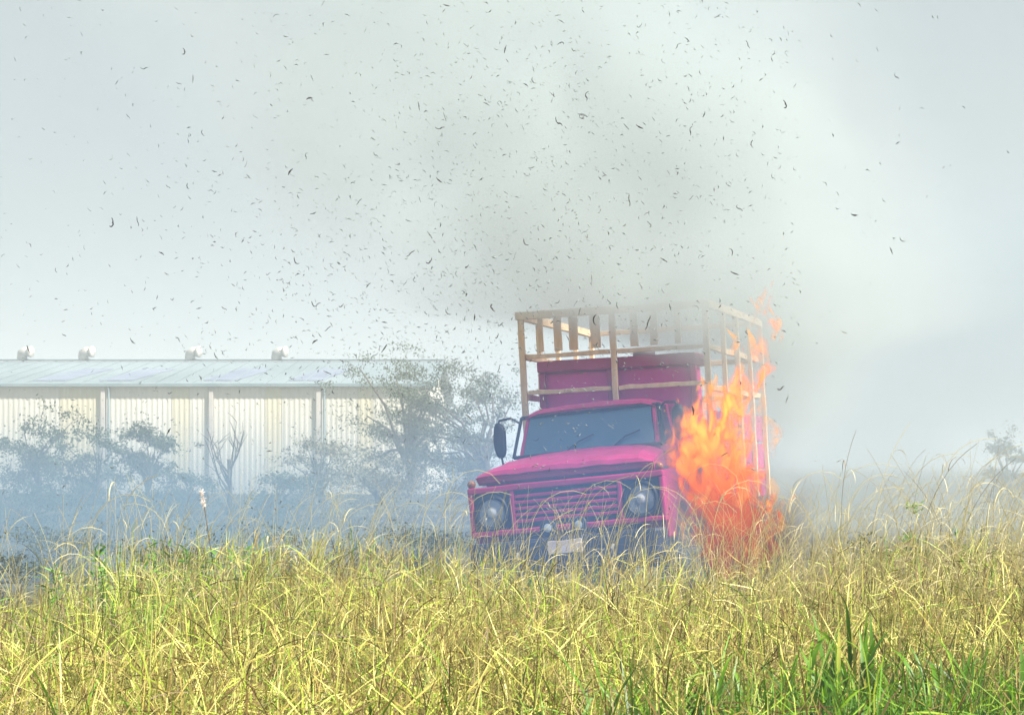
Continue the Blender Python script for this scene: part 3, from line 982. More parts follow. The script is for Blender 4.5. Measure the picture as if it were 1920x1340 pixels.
# ------------------------------------------------------------------ smoke plume
def plume(name, stations, density, color, label, nscale=0.35, step=1.0, lo=0.36, hi=0.66, top=0.25, cat_soot=False):
    m, n, l = new_mat(name + '_volume')
    out = n.new('ShaderNodeOutputMaterial')
    pv = n.new('ShaderNodeVolumePrincipled')
    pos, X, Y, Z, d = column_coords(n, l, stations)
    nz = n.new('ShaderNodeTexNoise')
    nz.inputs['Scale'].default_value = nscale
    nz.inputs['Detail'].default_value = 4
    nz.inputs['Roughness'].default_value = 0.55
    nz.inputs['Distortion'].default_value = 0.4
    l.new(pos, nz.inputs['Vector'])
    body = smooth_range(n, l, nz.outputs['Fac'], lo, hi)
    fall = smooth_range(n, l, d, 1.0, 0.15)
    z0, z1 = stations[0][2], stations[-1][2]
    foot = smooth_range(n, l, Z, z0, z0 + 0.6)
    head = smooth_range(n, l, Z, z1, z1 - (z1 - z0) * top)
    q = math_node(n, l, 'MULTIPLY', body, fall)
    q = math_node(n, l, 'MULTIPLY', q, math_node(n, l, 'MULTIPLY', foot, head))
    q = math_node(n, l, 'MULTIPLY', q, density)
    l.new(q, pv.inputs['Density'])
    pv.inputs['Color'].default_value = (*color, 1)
    pv.inputs['Anisotropy'].default_value = 0.1
    l.new(pv.outputs['Volume'], out.inputs['Volume'])
    m.cycles.volume_step_rate = step
    o = column_domain(name, m, stations, 1.0)
    tag(o, label, 'smoke', kind='stuff')
    return o


plume('smoke_plume', [(2.3, 26.4, 0.2, 0.9, 0.9), (2.3, 26.4, 1.6, 1.2, 1.2), (2.9, 26.7, 2.6, 1.4, 1.8), (2.0, 26.8, 3.4, 4.0, 3.0), (0.8, 27.6, 5.0, 4.8, 2.6), (-0.5, 29.2, 7.5, 5.6, 2.7), (-1.6, 30.5, 11.0, 6.4, 3.0)],
      1.25, (0.61, 0.68, 0.695), 'grey smoke column rising from the flames over the truck', 0.45, lo=0.27, hi=0.72, top=0.6)
plume('soot_smoke', [(2.45, 24.3, 0.1, 0.40, 0.35), (2.56, 24.3, 0.7, 0.52, 0.4), (2.66, 24.3, 1.15, 0.46, 0.4), (2.80, 24.3, 1.8, 0.30, 0.3)],
      6.0, (0.20, 0.15, 0.12), 'dark brown sooty smoke at the right foot of the fire', 1.8, 0.4, lo=0.36, hi=0.62, top=0.75, cat_soot=True)
plume('smoke_drift', [(-8.0, 42.0, -0.8, 13.5, 17.0), (-8.0, 42.0, 0.6, 13.5, 17.0), (-7.5, 42.0, 1.6, 13.0, 16.0), (-7.0, 43.0, 3.0, 12.0, 14.0)],
      0.10, (0.22, 0.36, 0.53), 'blue grey smoke drifting low behind the grass on the left', 0.14, lo=0.15, hi=0.6, top=0.7)
plume('smoke_drift', [(0.75, 24.0, -0.3, 2.7, 2.6), (0.75, 24.0, 0.8, 2.7, 2.6), (0.8, 24.2, 2.0, 2.5, 2.5), (0.9, 24.4, 3.2, 2.1, 2.2)],
      0.14, (0.09, 0.26, 0.64), 'thin blue smoke hanging in front of the truck', 0.5, lo=0.1, hi=0.55, top=0.5)
plume('smoke_drift', [(10.0, 46.0, -0.5, 14.0, 16.0), (10.0, 46.0, 1.0, 14.0, 16.0), (10.0, 47.0, 2.5, 13.0, 15.0), (10.0, 48.0, 7.5, 12.0, 14.0)],
      0.11, (0.43, 0.50, 0.56), 'low bank of pale smoke lying over the ground on the right behind the tall stalks', 0.14, lo=0.2, hi=0.6)

# ------------------------------------------------------------------ haze
hm, hn, hl = new_mat('haze_volume')
h_out = hn.new('ShaderNodeOutputMaterial')
h_v = hn.new('ShaderNodeVolumePrincipled')
h_v.inputs['Color'].default_value = (0.76, 0.84, 0.91, 1)
h_v.inputs['Density'].default_value = 0.0023
h_v.inputs['Anisotropy'].default_value = 0.0
hl.new(h_v.outputs['Volume'], h_out.inputs['Volume'])
haze = MB().box(-1600, 1600, -120, 2700, -2.2, 14.0).build('haze', hm)
tag(haze, 'thin bluish smoke haze hanging over the whole field', 'haze', kind='stuff')


# ------------------------------------------------------------------ the fire
FY = 24.0


def fire():
    px_st = [(1085, 1375, 55), (1050, 1385, 95), (980, 1385, 120), (900, 1350, 118), (830, 1332, 104), (765, 1352, 88), (705, 1405, 72), (640, 1425, 52), (585, 1435, 42), (535, 1440, 20)]
    st = []
    for py, px, hw in px_st:
        p = at(px, py, FY)
        r = hw / FPX * FY
        st.append((p.x, p.y, p.z, r * 0.92, min(0.34, r * 0.7)))
    m, n, l = new_mat('fire_volume')
    out = n.new('ShaderNodeOutputMaterial')
    pv = n.new('ShaderNodeVolumePrincipled')
    pos, X, Y, Z, d = column_coords(n, l, st)
    mp = n.new('ShaderNodeMapping')
    mp.inputs['Scale'].default_value = (1.0, 0.3, 0.50)
    mp.inputs['Rotation'].default_value = (0, R(-12), 0)
    l.new(pos, mp.inputs['Vector'])
    nz = n.new('ShaderNodeTexNoise')
    nz.inputs['Scale'].default_value = 6.2
    nz.inputs['Detail'].default_value = 6
    nz.inputs['Roughness'].default_value = 0.72
    nz.inputs['Distortion'].default_value = 1.2
    l.new(mp.outputs['Vector'], nz.inputs['Vector'])
    # flame sheets thin out with height and towards the rim
    hgt = smooth_range(n, l, Z, st[4][2], st[-2][2], 0.0, 0.125)
    rim = math_node(n, l, 'MULTIPLY', math_node(n, l, 'POWER', d, 2.0), 0.15)
    e = math_node(n, l, 'SUBTRACT', nz.outputs['Fac'], math_node(n, l, 'ADD', hgt, rim))
    flame = smooth_range(n, l, e, 0.42, 0.54)
    edge = smooth_range(n, l, d, 1.0, 0.6)
    flame = math_node(n, l, 'MULTIPLY', flame, edge)
    heat = smooth_range(n, l, e, 0.43, 0.56)
    core = smooth_range(n, l, Z, st[2][2], st[5][2], 0.35, 1.0)
    rp = n.new('ShaderNodeValToRGB')
    els = rp.color_ramp.elements
    els[0].position, els[0].color = 0.0, (1.0, 0.085, 0.012, 1)
    els[1].position, els[1].color = 1.0, (1.0, 0.50, 0.07, 1)
    ee = els.new(0.5)
    ee.color = (1.0, 0.19, 0.014, 1)
    l.new(math_node(n, l, 'MULTIPLY', heat, core), rp.inputs['Fac'])
    l.new(rp.outputs['Color'], pv.inputs['Emission Color'])
    thin = smooth_range(n, l, Z, st[5][2], st[7][2], 1.0, 0.55)
    low = smooth_range(n, l, Z, st[1][2], st[4][2], 0.34, 1.0)
    lit = math_node(n, l, 'MULTIPLY', flame, thin)
    l.new(math_node(n, l, 'MULTIPLY', math_node(n, l, 'MULTIPLY', lit, low), 6.9), pv.inputs['Emission Strength'])
    # soot: thick low down
    soot = smooth_range(n, l, Z, st[5][2], st[1][2], 0.1, 4.0)
    dark = math_node(n, l, 'MULTIPLY', math_node(n, l, 'MULTIPLY', edge, soot), smooth_range(n, l, nz.outputs['Fac'], 0.35, 0.6, 0.3, 1.0))
    l.new(math_node(n, l, 'MULTIPLY_ADD', lit, 11.0, dark), pv.inputs['Density'])
    pv.inputs['Color'].default_value = (0.10, 0.055, 0.04, 1)
    l.new(pv.outputs['Volume'], out.inputs['Volume'])
    m.cycles.volume_step_rate = 0.16
    o = column_domain('grass_fire', m, st, 1.0, 16)
    tag(o, 'tall orange fire burning in the grass beside the red truck', 'fire')
    # wisps of flame: closed licking tongues with soft rims
    fm, n, l = new_mat('flame_sheet')
    out = n.new('ShaderNodeOutputMaterial')
    em = n.new('ShaderNodeEmission')
    tr = n.new('ShaderNodeBsdfTransparent')
    mx = n.new('ShaderNodeMixShader')
    lw = n.new('ShaderNodeLayerWeight')
    lw.inputs['Blend'].default_value = 0.35
    g = n.new('ShaderNodeNewGeometry')
    mp = n.new('ShaderNodeMapping')
    mp.inputs['Scale'].default_value = (1, 1, 0.35)
    nz = n.new('ShaderNodeTexNoise')
    nz.inputs['Scale'].default_value = 9
    nz.inputs['Detail'].default_value = 5
    nz.inputs['Distortion'].default_value = 0.8
    l.new(g.outputs['Position'], mp.inputs['Vector'])
    l.new(mp.outputs['Vector'], nz.inputs['Vector'])
    body = math_node(n, l, 'POWER', math_node(n, l, 'SUBTRACT', 1.0, lw.outputs['Facing']), 1.6)
    al = math_node(n, l, 'MULTIPLY', body, smooth_range(n, l, nz.outputs['Fac'], 0.45, 0.66))
    al = math_node(n, l, 'MULTIPLY', al, 0.38)
    rp = n.new('ShaderNodeValToRGB')
    els = rp.color_ramp.elements
    els[0].position, els[0].color = 0.35, (1.0, 0.13, 0.015, 1)
    els[1].position, els[1].color = 0.72, (1.0, 0.50, 0.08, 1)
    l.new(nz.outputs['Fac'], rp.inputs['Fac'])
    l.new(rp.outputs['Color'], em.inputs['Color'])
    em.inputs['Strength'].default_value = 0.5
    l.new(al, mx.inputs['Fac'])
    l.new(tr.outputs['BSDF'], mx.inputs[1])
    l.new(em.outputs['Emission'], mx.inputs[2])
    l.new(mx.outputs['Shader'], out.inputs['Surface'])
    rng = random.Random(5)

    def tongue(p0, h, w, lean):
        rings = []
        ph = rng.random() * 6
        for i in range(9):
            t = i / 8
            wv = w * (math.sin(math.pi * min(1, t * 0.93 + 0.07)) ** 0.8) * (1 - 0.35 * t)
            cx = p0.x + lean * t * t * h + 0.05 * math.sin(ph + t * 6) * (0.3 + t)
            cyy = p0.y + 0.05 * math.sin(ph * 2 + t * 5)
            rings.append([(cx + max(wv, 0.004) * math.cos(a), cyy + max(wv, .004) * 0.6 * math.sin(a), p0.z + t * h) for a in [2 * math.pi * k / 10 for k in range(10)]])
        MB().rings(rings).build('flame', fm, o, smooth=True)

    for i in range(46):
        py = rng.uniform(1060, 760)
        t = (1060 - py) / 300
        px = 1372 + max(-1.5, min(1.5, rng.gauss(0, 1))) * (58 - 18 * t) + 6 * t
        tongue(at(px, py, FY + rng.uniform(-0.3, 0.3)), rng.uniform(0.2, 0.5), rng.uniform(0.05, 0.13), rng.uniform(-0.1, 0.45))
    for px, py, h, w in ((1395, 700, .45, .07), (1372, 672, .3, .06), (1440, 690, .5, .06), (1430, 610, .45, .06), (1412, 612, .3, .05), (1452, 640, .35, .05), (1442, 575, .25, .035), (1460, 650, .3, .03), (1280, 800, .3, .06), (1250, 815, .25, .05)):
        tongue(at(px, py, FY + rng.uniform(-0.2, 0.2)), h, w, rng.uniform(0.0, 0.2))


fire()

# ------------------------------------------------------------------ grass
STRAW_STOPS = [(0.0, (0.079, 0.040, 0.011)), (0.18, (0.187, 0.122, 0.029)), (0.42, (0.49, 0.425, 0.095)), (0.58, (0.70, 0.64, 0.24)), (0.74, (0.31, 0.39, 0.022)), (0.90, (0.086, 0.194, 0.004)), (1.0, (0.036, 0.122, 0.003))]
GRASS = leafy('grass_blade', STRAW_STOPS, 0.12)
STALK = leafy('stalk', [(0.0, (0.128, 0.080, 0.028)), (0.4, (0.464, 0.384, 0.160)), (1.0, (0.608, 0.544, 0.304))], 0.2)
GREENBLADE = leafy('green_blade', [(0.0, (0.021, 0.076, 0.001)), (0.5, (0.076, 0.187, 0.002)), (0.85, (0.204, 0.340, 0.009)), (1.0, (0.493, 0.425, 0.093))], 0.35, 0.45)


def ribbons(base, azim, length, elev0, curl, width, segs, twist, tip=0.12):
    """Curved flat blades; returns vertices and quads."""
    N = len(base)
    pts = np.zeros((N, segs + 1, 3))
    tang = np.zeros((N, segs + 1, 3))
    p = base.copy()
    e = elev0.copy()
    for k in range(segs + 1):
        pts[:, k] = p
        dvec = np.stack([np.cos(e) * np.cos(azim), np.cos(e) * np.sin(azim), np.sin(e)], 1)
        tang[:, k] = dvec
        p = p + dvec * (length / segs)[:, None]
        e = e - curl / segs
    perp = np.stack([-np.sin(azim), np.cos(azim), np.zeros(N)], 1)[:, None, :].repeat(segs + 1, 1)
    nor = np.cross(tang, perp)
    tw = twist[:, None, None]
    wv = perp * np.cos(tw) + nor * np.sin(tw)
    prof = np.array([0.7 + 0.3 * math.sin(math.pi * min(1, k / segs + 0.15)) if k < segs else tip for k in range(segs + 1)])
    half = (width[:, None] * 0.5 * prof[None, :])[:, :, None]
    v = np.stack([pts - wv * half, pts + wv * half], 2).reshape(-1, 3)
    i0 = (np.arange(N) * (segs + 1) * 2)[:, None]
    k = (np.arange(segs) * 2)[None, :]
    a = i0 + k
    q = np.stack([a, a + 1, a + 3, a + 2], 2).reshape(-1, 4)
    return v, q


def stems(paths, radius, n=3):
    """Thin round stems: paths (N, K, 3), radius (N, K)."""
    N, K, _ = paths.shape
    t = np.gradient(paths, axis=1)
    t /= np.linalg.norm(t, axis=2)[:, :, None] + 1e-9
    ref = np.array([0.3, 0.9, 0.1])[None, None, :]
    u = np.cross(t, ref)
    u /= np.linalg.norm(u, axis=2)[:, :, None] + 1e-9
    w = np.cross(t, u)
    ring = [paths + (u * math.cos(2 * math.pi * j / n) + w * math.sin(2 * math.pi * j / n)) * radius[:, :, None] for j in range(n)]
    v = np.stack(ring, 2).reshape(-1, 3)
    i0 = (np.arange(N) * K * n)[:, None, None]
    kk = (np.arange(K - 1) * n)[None, :, None]
    jj = np.arange(n)[None, None, :]
    j2 = (jj + 1) % n
    a, b = i0 + kk + jj, i0 + kk + j2
    q = np.stack([a, b, b + n, a + n], 3).reshape(-1, 4)
    return v, q


def far_edge(x):
    """How far the grass field reaches at x."""
    return 18.3 - 3.2 * sstep(-2.7, -3.7, x) + 0.5 * np.sin(x * 2.1)


def field(n, y0=6.3, power=1.0):
    """Random points of the field in view with some to either side."""
    pts = []
    while len(pts) < n:
        y = y0 + (19.0 - y0) * RNG.random(n) ** power
        x = (RNG.random(n) * 2 - 1) * (0.235 * y + 0.5)
        ok = y < far_edge(x)
        pts += list(np.stack([x[ok], y[ok]], 1))
    return np.array(pts[:n])


def patch(x, y, f=0.9, ph=0.0):
    return 0.5 + 0.25 * np.sin(x * 1.9 * f + ph + np.sin(y * 1.3 * f)) + 0.25 * np.sin(y * 2.3 * f + 1.7 * ph + np.sin(x * 2.7 * f))


# leaf blades: a tangle of dry and half-green leaves
N1 = 265000
b = field(N1, power=1.15)
gz1 = ground_z(b[:, 0], b[:, 1])
hh = RNG.random(N1)
# most blades belong to tufts of their own height, spread and colour
NT = 6500
tc_ = field(NT, power=1.0)
t_h = np.clip(RNG.gamma(5.0, 0.145, NT), 0.28, 1.08)
t_r = RNG.uniform(0.03, 0.11, NT)
t_c = RNG.normal(0, 0.13, NT)
t_lean = RNG.normal(0.25, 0.35, NT)
tuft = RNG.integers(0, NT, N1)
in_tuft = RNG.random(N1) < 0.80
rr_ = np.abs(RNG.normal(0, 1, N1)) * t_r[tuft]
aa_ = RNG.random(N1) * 2 * math.pi
b[in_tuft] = (tc_[tuft] + np.stack([np.cos(aa_) * rr_, np.sin(aa_) * rr_], 1))[in_tuft]
gz1 = ground_z(b[:, 0], b[:, 1])
canopy = np.where(in_tuft, t_h[tuft], 0.45)
zz = hh ** 0.8 * canopy * 0.78
b[:, 0] += np.where(in_tuft, t_lean[tuft] * zz, 0)
base = np.stack([b[:, 0], b[:, 1], gz1 + zz], 1)
az = np.where(in_tuft & (RNG.random(N1) < 0.6), aa_ + RNG.normal(0, 0.6, N1), RNG.uniform(-math.pi, math.pi, N1))
ln = RNG.uniform(0.08, 0.32, N1)
el = RNG.normal(0.72, 0.6, N1)
cu = RNG.normal(0.45, 0.55, N1)
wd = 0.0028 + 0.0038 * RNG.random(N1) ** 1.6 * (0.75 + 0.03 * b[:, 1])
tw = RNG.uniform(-1.4, 1.4, N1)
V, Q = ribbons(base, az, ln, el, cu, wd, 3, tw)
greenish = patch(b[:, 0], b[:, 1], 1.1, 0.8)
left_green = np.exp(-((b[:, 0] + 2.5) / 1.3) ** 2) * sstep(10, 13.5, b[:, 1]) + 0.6 * np.exp(-((b[:, 0] - 1.2) / 0.9) ** 2) * (1 - sstep(7.5, 10, b[:, 1]))
tint = 0.17 + 0.38 * RNG.random(N1) + np.where(in_tuft, t_c[tuft], 0)
g_pick = RNG.random(N1) < 0.40 + 0.35 * (greenish - 0.45) + 0.6 * left_green
tint = np.where(g_pick, RNG.uniform(0.64, 0.93, N1), tint)
lush = sstep(0.3, 1.0, b[:, 0]) * (1 - sstep(8.6, 10.3, b[:, 1] + 0.25 * RNG.normal(size=N1)))
tint = np.where(RNG.random(N1) < 0.92 * lush, RNG.uniform(0.80, 1.0, N1), tint)
brown = RNG.random(N1) < 0.27
tint = np.where(brown, RNG.uniform(0.0, 0.2, N1), tint)
tint = np.clip(tint, 0, 1)
o = np_mesh('dry_grass', V, Q, GRASS, np.repeat(tint, 8))
tag(o, 'tangled dry yellow and green grass covering the foreground field', 'grass', kind='stuff')

# culms: straight thin stems leaning with the wind
N2 = 9000
b = field(N2, power=0.85)
gz2 = ground_z(b[:, 0], b[:, 1])
az = RNG.normal(0.05, 1.1, N2)
lean = np.abs(RNG.normal(0.42, 0.34, N2)) + 0.18 * sstep(0.5, 3, b[:, 0])
L = RNG.uniform(0.55, 1.12, N2)
K = 5
s = np.linspace(0, 1, K)[None, :]
bend = RNG.normal(0.25, 0.25, N2)[:, None]
ang = lean[:, None] + bend * s ** 2
ds = (L / (K - 1))[:, None]
hx = np.cumsum(np.sin(ang) * ds, 1) - np.sin(ang[:, :1]) * ds
hz = np.cumsum(np.cos(ang) * ds, 1) - np.cos(ang[:, :1]) * ds
P = np.stack([b[:, 0:1] + hx * np.cos(az)[:, None], b[:, 1:2] + hx * np.sin(az)[:, None], gz2[:, None] + hz], 2)
rad = RNG.uniform(0.0013, 0.0030, N2)[:, None] * (1 - 0.5 * s) * (0.8 + 0.02 * b[:, 1:2])
V, Q = stems(P, rad)
tint = np.clip(RNG.normal(0.55, 0.28, N2), 0, 1)
o = np_mesh('grass_stem', V, Q, GRASS, np.repeat(np.clip(0.05 + 0.60 * tint, 0, 1), K * 3), smooth=True)
tag(o, 'thin straw coloured grass stems standing all through the field', 'grass', kind='stuff')


# tall flowering stalks with arching heads along the far side of the field
def stalk_paths(x, y, top, lean, hook, az):
    N = len(x)
    K = 20
    s = np.linspace(0, 1, K)[None, :]
    ang = lean[:, None] * (0.4 + 0.6 * s) + hook[:, None] * np.clip((s - 0.70) / 0.30, 0, 1) ** 1.3
    L = top[:, None] * 1.12
    ds = L / (K - 1)
    hx = np.cumsum(np.sin(ang) * ds, 1) - np.sin(ang[:, :1]) * ds
    hz = np.cumsum(np.cos(ang) * ds, 1) - np.cos(ang[:, :1]) * ds
    z = ground_z(x, y)
    return np.stack([x[:, None] + hx * np.cos(az)[:, None], y[:, None] + hx * np.sin(az)[:, None], z[:, None] + hz], 2)


N3 = 1500
b = field(N3, y0=11.0, power=0.6)
b[1000:, 0] = RNG.uniform(1.3, 4.4, 500)
b[1000:, 1] = RNG.uniform(13.5, 18.2, 500)
right = sstep(1.0, 3.0, b[:, 0])
top = RNG.uniform(0.85, 1.32, N3) + 0.16 * right * RNG.random(N3)
lean = RNG.normal(0.16, 0.16, N3) + 0.22 * right
hook = RNG.uniform(0.0, 0.8, N3)
az = np.where(RNG.random(N3) < 0.72, RNG.normal(0, 0.5, N3), RNG.normal(math.pi, 0.6, N3))
P = stalk_paths(b[:, 0], b[:, 1], top, lean, hook, az)
s = np.linspace(0, 1, 20)[None, :]
rad = RNG.uniform(0.0014, 0.0024, N3)[:, None] * (1.05 - 0.6 * s)
V, Q = stems(P, rad)
# short arching leaves off the stalks
N4 = 3600
pick = RNG.integers(0, N3, N4)
kk = RNG.integers(7, 17, N4)
lb = P[pick, kk]
V2, Q2 = ribbons(lb, RNG.normal(0.1, 1.2, N4), RNG.uniform(0.10, 0.30, N4), RNG.normal(1.05, 0.25, N4), RNG.uniform(0.5, 2.0, N4), RNG.uniform(0.0016, 0.0032, N4), 5, RNG.uniform(-1.2, 1.2, N4))
tint = np.clip(RNG.normal(0.62, 0.25, N3), 0, 1)
tint2 = np.clip(RNG.normal(0.7, 0.2, N4), 0, 1)
o = np_mesh('flowering_grass', np.concatenate([V, V2]), np.concatenate([Q, Q2 + len(V)]), STALK, np.concatenate([np.repeat(tint, 60), np.repeat(tint2, 12)]), smooth=True)
tag(o, 'arching pale seed stalks rising above the field in front of the smoke', 'grass', kind='stuff')

# the tallest stalks, one by one: (px of the foot, row of the top, distance, lean, hook)
tall = [(165, 925, 13.6, .02, 2.0), (215, 880, 13.9, .02, 1.2), (178, 990, 13.2, .02, .1), (338, 930, 16, -.12, 1.6), (405, 965, 16.4, .05, 1.9), (520, 905, 16.6, .32, 1.4),
        (585, 930, 16.8, .28, 1.2), (700, 935, 17, .1, 1.9), (770, 915, 16.9, .12, 2.1), (815, 905, 17, .25, 1.6), (835, 870, 17.2, .0, 2.4), (965, 905, 16.4, .15, 1.7), (1010, 880, 16.7, .36, .9),
        (1050, 895, 16.9, .12, 2.0), (1100, 835, 16.8, .34, .6), (1130, 905, 17, .16, 2.1), (1210, 870, 16.4, .0, .2), (1235, 845, 16.9, .18, 2.7), (1262, 930, 16.5, .1, 2.2), (1300, 890, 17, .22, 1.9),
        (1345, 895, 16.6, -.16, 1.3), (1390, 920, 16.8, .1, 2.3), (1420, 870, 17.2, .3, 1.8), (1475, 850, 16.8, .38, 1.5), (1530, 870, 17, .34, 1.4), (1570, 805, 16.7, .04, .3), (1600, 790, 16.4, .26, .4),
        (1640, 830, 17, .30, 1.5), (1660, 835, 16.6, .42, .5), (1700, 800, 16.9, .28, 1.3), (1740, 815, 17, .40, 1.2), (1775, 840, 17.2, .22, 1.8), (1800, 830, 16.4, .45, .7), (1850, 870, 16.8, .25, 1.6), (1880, 850, 17, .4, .9),
        (1510, 900, 16.2, .48, 1.2), (1720, 870, 16, .5, .4), (600, 990, 16, .42, .5), (930, 950, 16.2, .4, .8), (450, 990, 15.8, .2, 1.5), (60, 1000, 13.4, .1, 1.6), (35, 1030, 13.3, -.1, 1.2)]
for i, (px, py, Y, lean, hook) in enumerate(tall):
    x = (px - 960) / FPX * Y
    z0 = float(ground_z(x, Y))
    H = EYE + (HORIZON - py) / FPX * Y - z0
    fx = 1.0 / max(0.5, math.cos(lean) * (0.72 + 0.28 * math.cos(min(hook, 2.0) * 0.55)))
    dirn = 0.0 if lean >= 0 else math.pi
    P = stalk_paths(np.array([x]), np.array([Y]), np.array([H * fx / 1.12]), np.array([abs(lean)]), np.array([hook]), np.array([dirn + random.uniform(-.4, .4)]))
    rad = random.uniform(0.0022, 0.0030) * (1.05 - 0.55 * s)
    V, Q = stems(P, rad, 4)
    n_l = random.randint(2, 4)
    lb = P[0, [random.randint(8, 16) for _ in range(n_l)]]
    V2, Q2 = ribbons(lb, RNG.normal(0.1, 1.0, n_l), RNG.uniform(0.14, 0.30, n_l), RNG.normal(1.1, 0.2, n_l), RNG.uniform(1.2, 2.8, n_l), RNG.uniform(0.004, 0.006, n_l), 6, RNG.uniform(-.8, .8, n_l))
    org = np.array([x, Y, z0])
    t = 0.05 if px in (1660, 1570, 1720) else random.uniform(0.55, 1.0)
    o = np_mesh('grass_stalk', np.concatenate([V, V2]) - org, np.concatenate([Q, Q2 + len(V)]), STALK, np.full(len(V) + len(V2), t), smooth=True)
    o.location = org
    look = ('dark brown' if t < 0.1 else 'pale') + (' stalk with hooked tip' if hook > 1.55 else ' stalk with arched tip' if hook > 0.75 else ' straight stalk')
    lean_w = 'leaning hard right' if lean > 0.33 else 'leaning right' if lean > 0.17 else 'leaning left' if lean < -0.05 else 'standing upright'
    spots = [(110, 'at the left end of the grass edge'), (250, 'in front of the bushy tree on the left'), (450, 'in front of the white shed wall'), (640, 'in front of the shrubs right of the sapling'), (800, 'before the tall tree at the shed end'),
             (880, 'just left of the truck'), (990, 'across the left headlamp of the truck'), (1120, 'across the truck grille'), (1280, 'across the right headlamp of the truck'), (1460, 'before the fire'), (1620, 'just right of the fire'), (1760, 'by the bright green bush'), (2000, 'near the right edge')]
    where = next(w for q, w in spots if px < q)
    tag(o, f'{look} {lean_w} {where}', 'grass stalk', 'tall stalks standing out of the grass')

# one fluffy pink-white seed head on the left
p = at(383, 940, 15.5)
x, Y = p.x, p.y
z0 = float(ground_z(x + .12, Y))
sh = empty('seed_head', (x + 0.12, Y, z0))
tag(sh, 'stalk with a fluffy pinkish white seed head on the left of the field', 'seed head')
MB().tube([(0, 0, 0), (-0.05, 0, (p.z - z0) * 0.6), (-0.12, 0, p.z - z0 - 0.03)], [0.004, 0.0035, 0.003], 5).build('stem', STALK, sh)
n = 160
t = RNG.random(n)
hb = np.stack([-0.12 - 0.02 * t + RNG.normal(0, .004, n), RNG.normal(0, .004, n), p.z - z0 - 0.04 + 0.11 * t], 1)
V, Q = ribbons(hb, RNG.uniform(0, 6.28, n), RNG.uniform(0.012, 0.028, n), RNG.uniform(0.2, 1.3, n), RNG.uniform(0, .5, n), RNG.uniform(.003, .005, n), 2, RNG.uniform(-1.4, 1.4, n))
PINKFLUFF = surface('seed_fluff', (0.78, 0.66, 0.62), (0.88, 0.80, 0.76), 30, 0.9)
np_mesh('plume_head', V, Q, PINKFLUFF, parent=sh)


# broad-leaved green tussocks at the lower right: each leaf a part
def leaf_mesh(L, w, elev, curl, seed, tint):
    rng = np.random.default_rng(seed)
    segs = 7
    pts, e, p = [], elev, np.zeros(3)
    for k in range(segs + 1):
        pts.append(p.copy())
        p = p + np.array([math.cos(e), 0.0, math.sin(e)]) * L / segs
        e -= curl / segs * (0.4 + 1.2 * k / segs)
    v, q = [], []
    tw0 = rng.uniform(-0.5, 0.5)
    for k, c in enumerate(pts):
        t = k / segs
        hw = w * 0.5 * (0.55 + 0.75 * math.sin(math.pi * min(1.0, t * 0.85 + 0.1))) * (1 - t ** 3) + 0.0006
        a = tw0 * t
        side = np.array([0.25 * math.sin(a), math.cos(a), math.sin(a)])
        up = np.array([0, 0, hw * 0.35])
        v += [c - side * hw + up, c, c + side * hw + up]
    for k in range(segs):
        a = k * 3
        q += [(a, a + 1, a + 4, a + 3), (a + 1, a + 2, a + 5, a + 4)]
    me = bpy.data.meshes.new('leaf')
    me.from_pydata([tuple(x) for x in v], [], q)
    me.polygons.foreach_set('use_smooth', [True] * len(q))
    at_ = me.attributes.new('tint', 'FLOAT', 'POINT')
    at_.data.foreach_set('value', [min(1, tint + 0.25 * (k // 3) / segs) for k in range(len(v))])
    me.materials.append(GREENBLADE)
    return me


LEAVES = [leaf_mesh(random.uniform(0.26, 0.46), random.uniform(0.014, 0.026), random.uniform(0.9, 1.4), random.uniform(0.3, 1.9), i, [0.1, 0.25, 0.35, 0.5, 0.65, 0.2, 0.4, 0.3, 0.85, 0.45][i % 10]) for i in range(20)]
tus = [(1560, 1225, 8.9, 'big bright green broad leaved tussock at the lower right, its blades fanned upright', 52, 1.1),
       (1330, 1310, 8.4, 'broad leaved green tussock at the bottom edge left of the big fanned one', 40, .9),
       (1690, 1310, 8.3, 'broad leaved green tussock at the bottom edge just right of the big fanned one', 44, 1.0),
       (1880, 1260, 8.8, 'green tussock leaning at the right edge of the view', 40, 1.0),
       (1480, 1330, 8.0, 'dark green tussock at the bottom edge below the big fanned one', 38, .95),
       (1800, 1330, 7.9, 'low green tussock in the bottom right corner', 36, .95),
       (690, 1320, 8.2, 'small green tussock at the bottom edge left of the middle', 12, .75),
       (255, 1300, 8.0, 'small green tussock at the bottom edge on the left', 10, .75),
       (975, 1330, 8.0, 'few green blades at the middle of the bottom edge', 10, .75)]
for px, py, Y, lab, nl, sc in tus:
    x = (px - 960) / FPX * Y
    zt = EYE + (HORIZON - py) / FPX * Y           # about the middle of the tuft
    z0 = float(ground_z(x, Y))
    root = empty('green_tussock', (x, Y, max(z0, zt - 0.20)))
    tag(root, lab, 'grass tussock', 'green tussocks in the dry grass')
    for i in range(nl):
        me = LEAVES[random.randrange(20)]
        lf = put(bpy.data.objects.new('leaf', me), root)
        lf.location = (random.gauss(0, .15), random.gauss(0, .14), random.uniform(-.12, .12))
        lf.rotation_euler = (0, random.gauss(0, .2), random.uniform(0, 6.28))
        k = sc * random.uniform(.55, .85)
        lf.scale = (k, k * random.uniform(.8, 1.2), k)

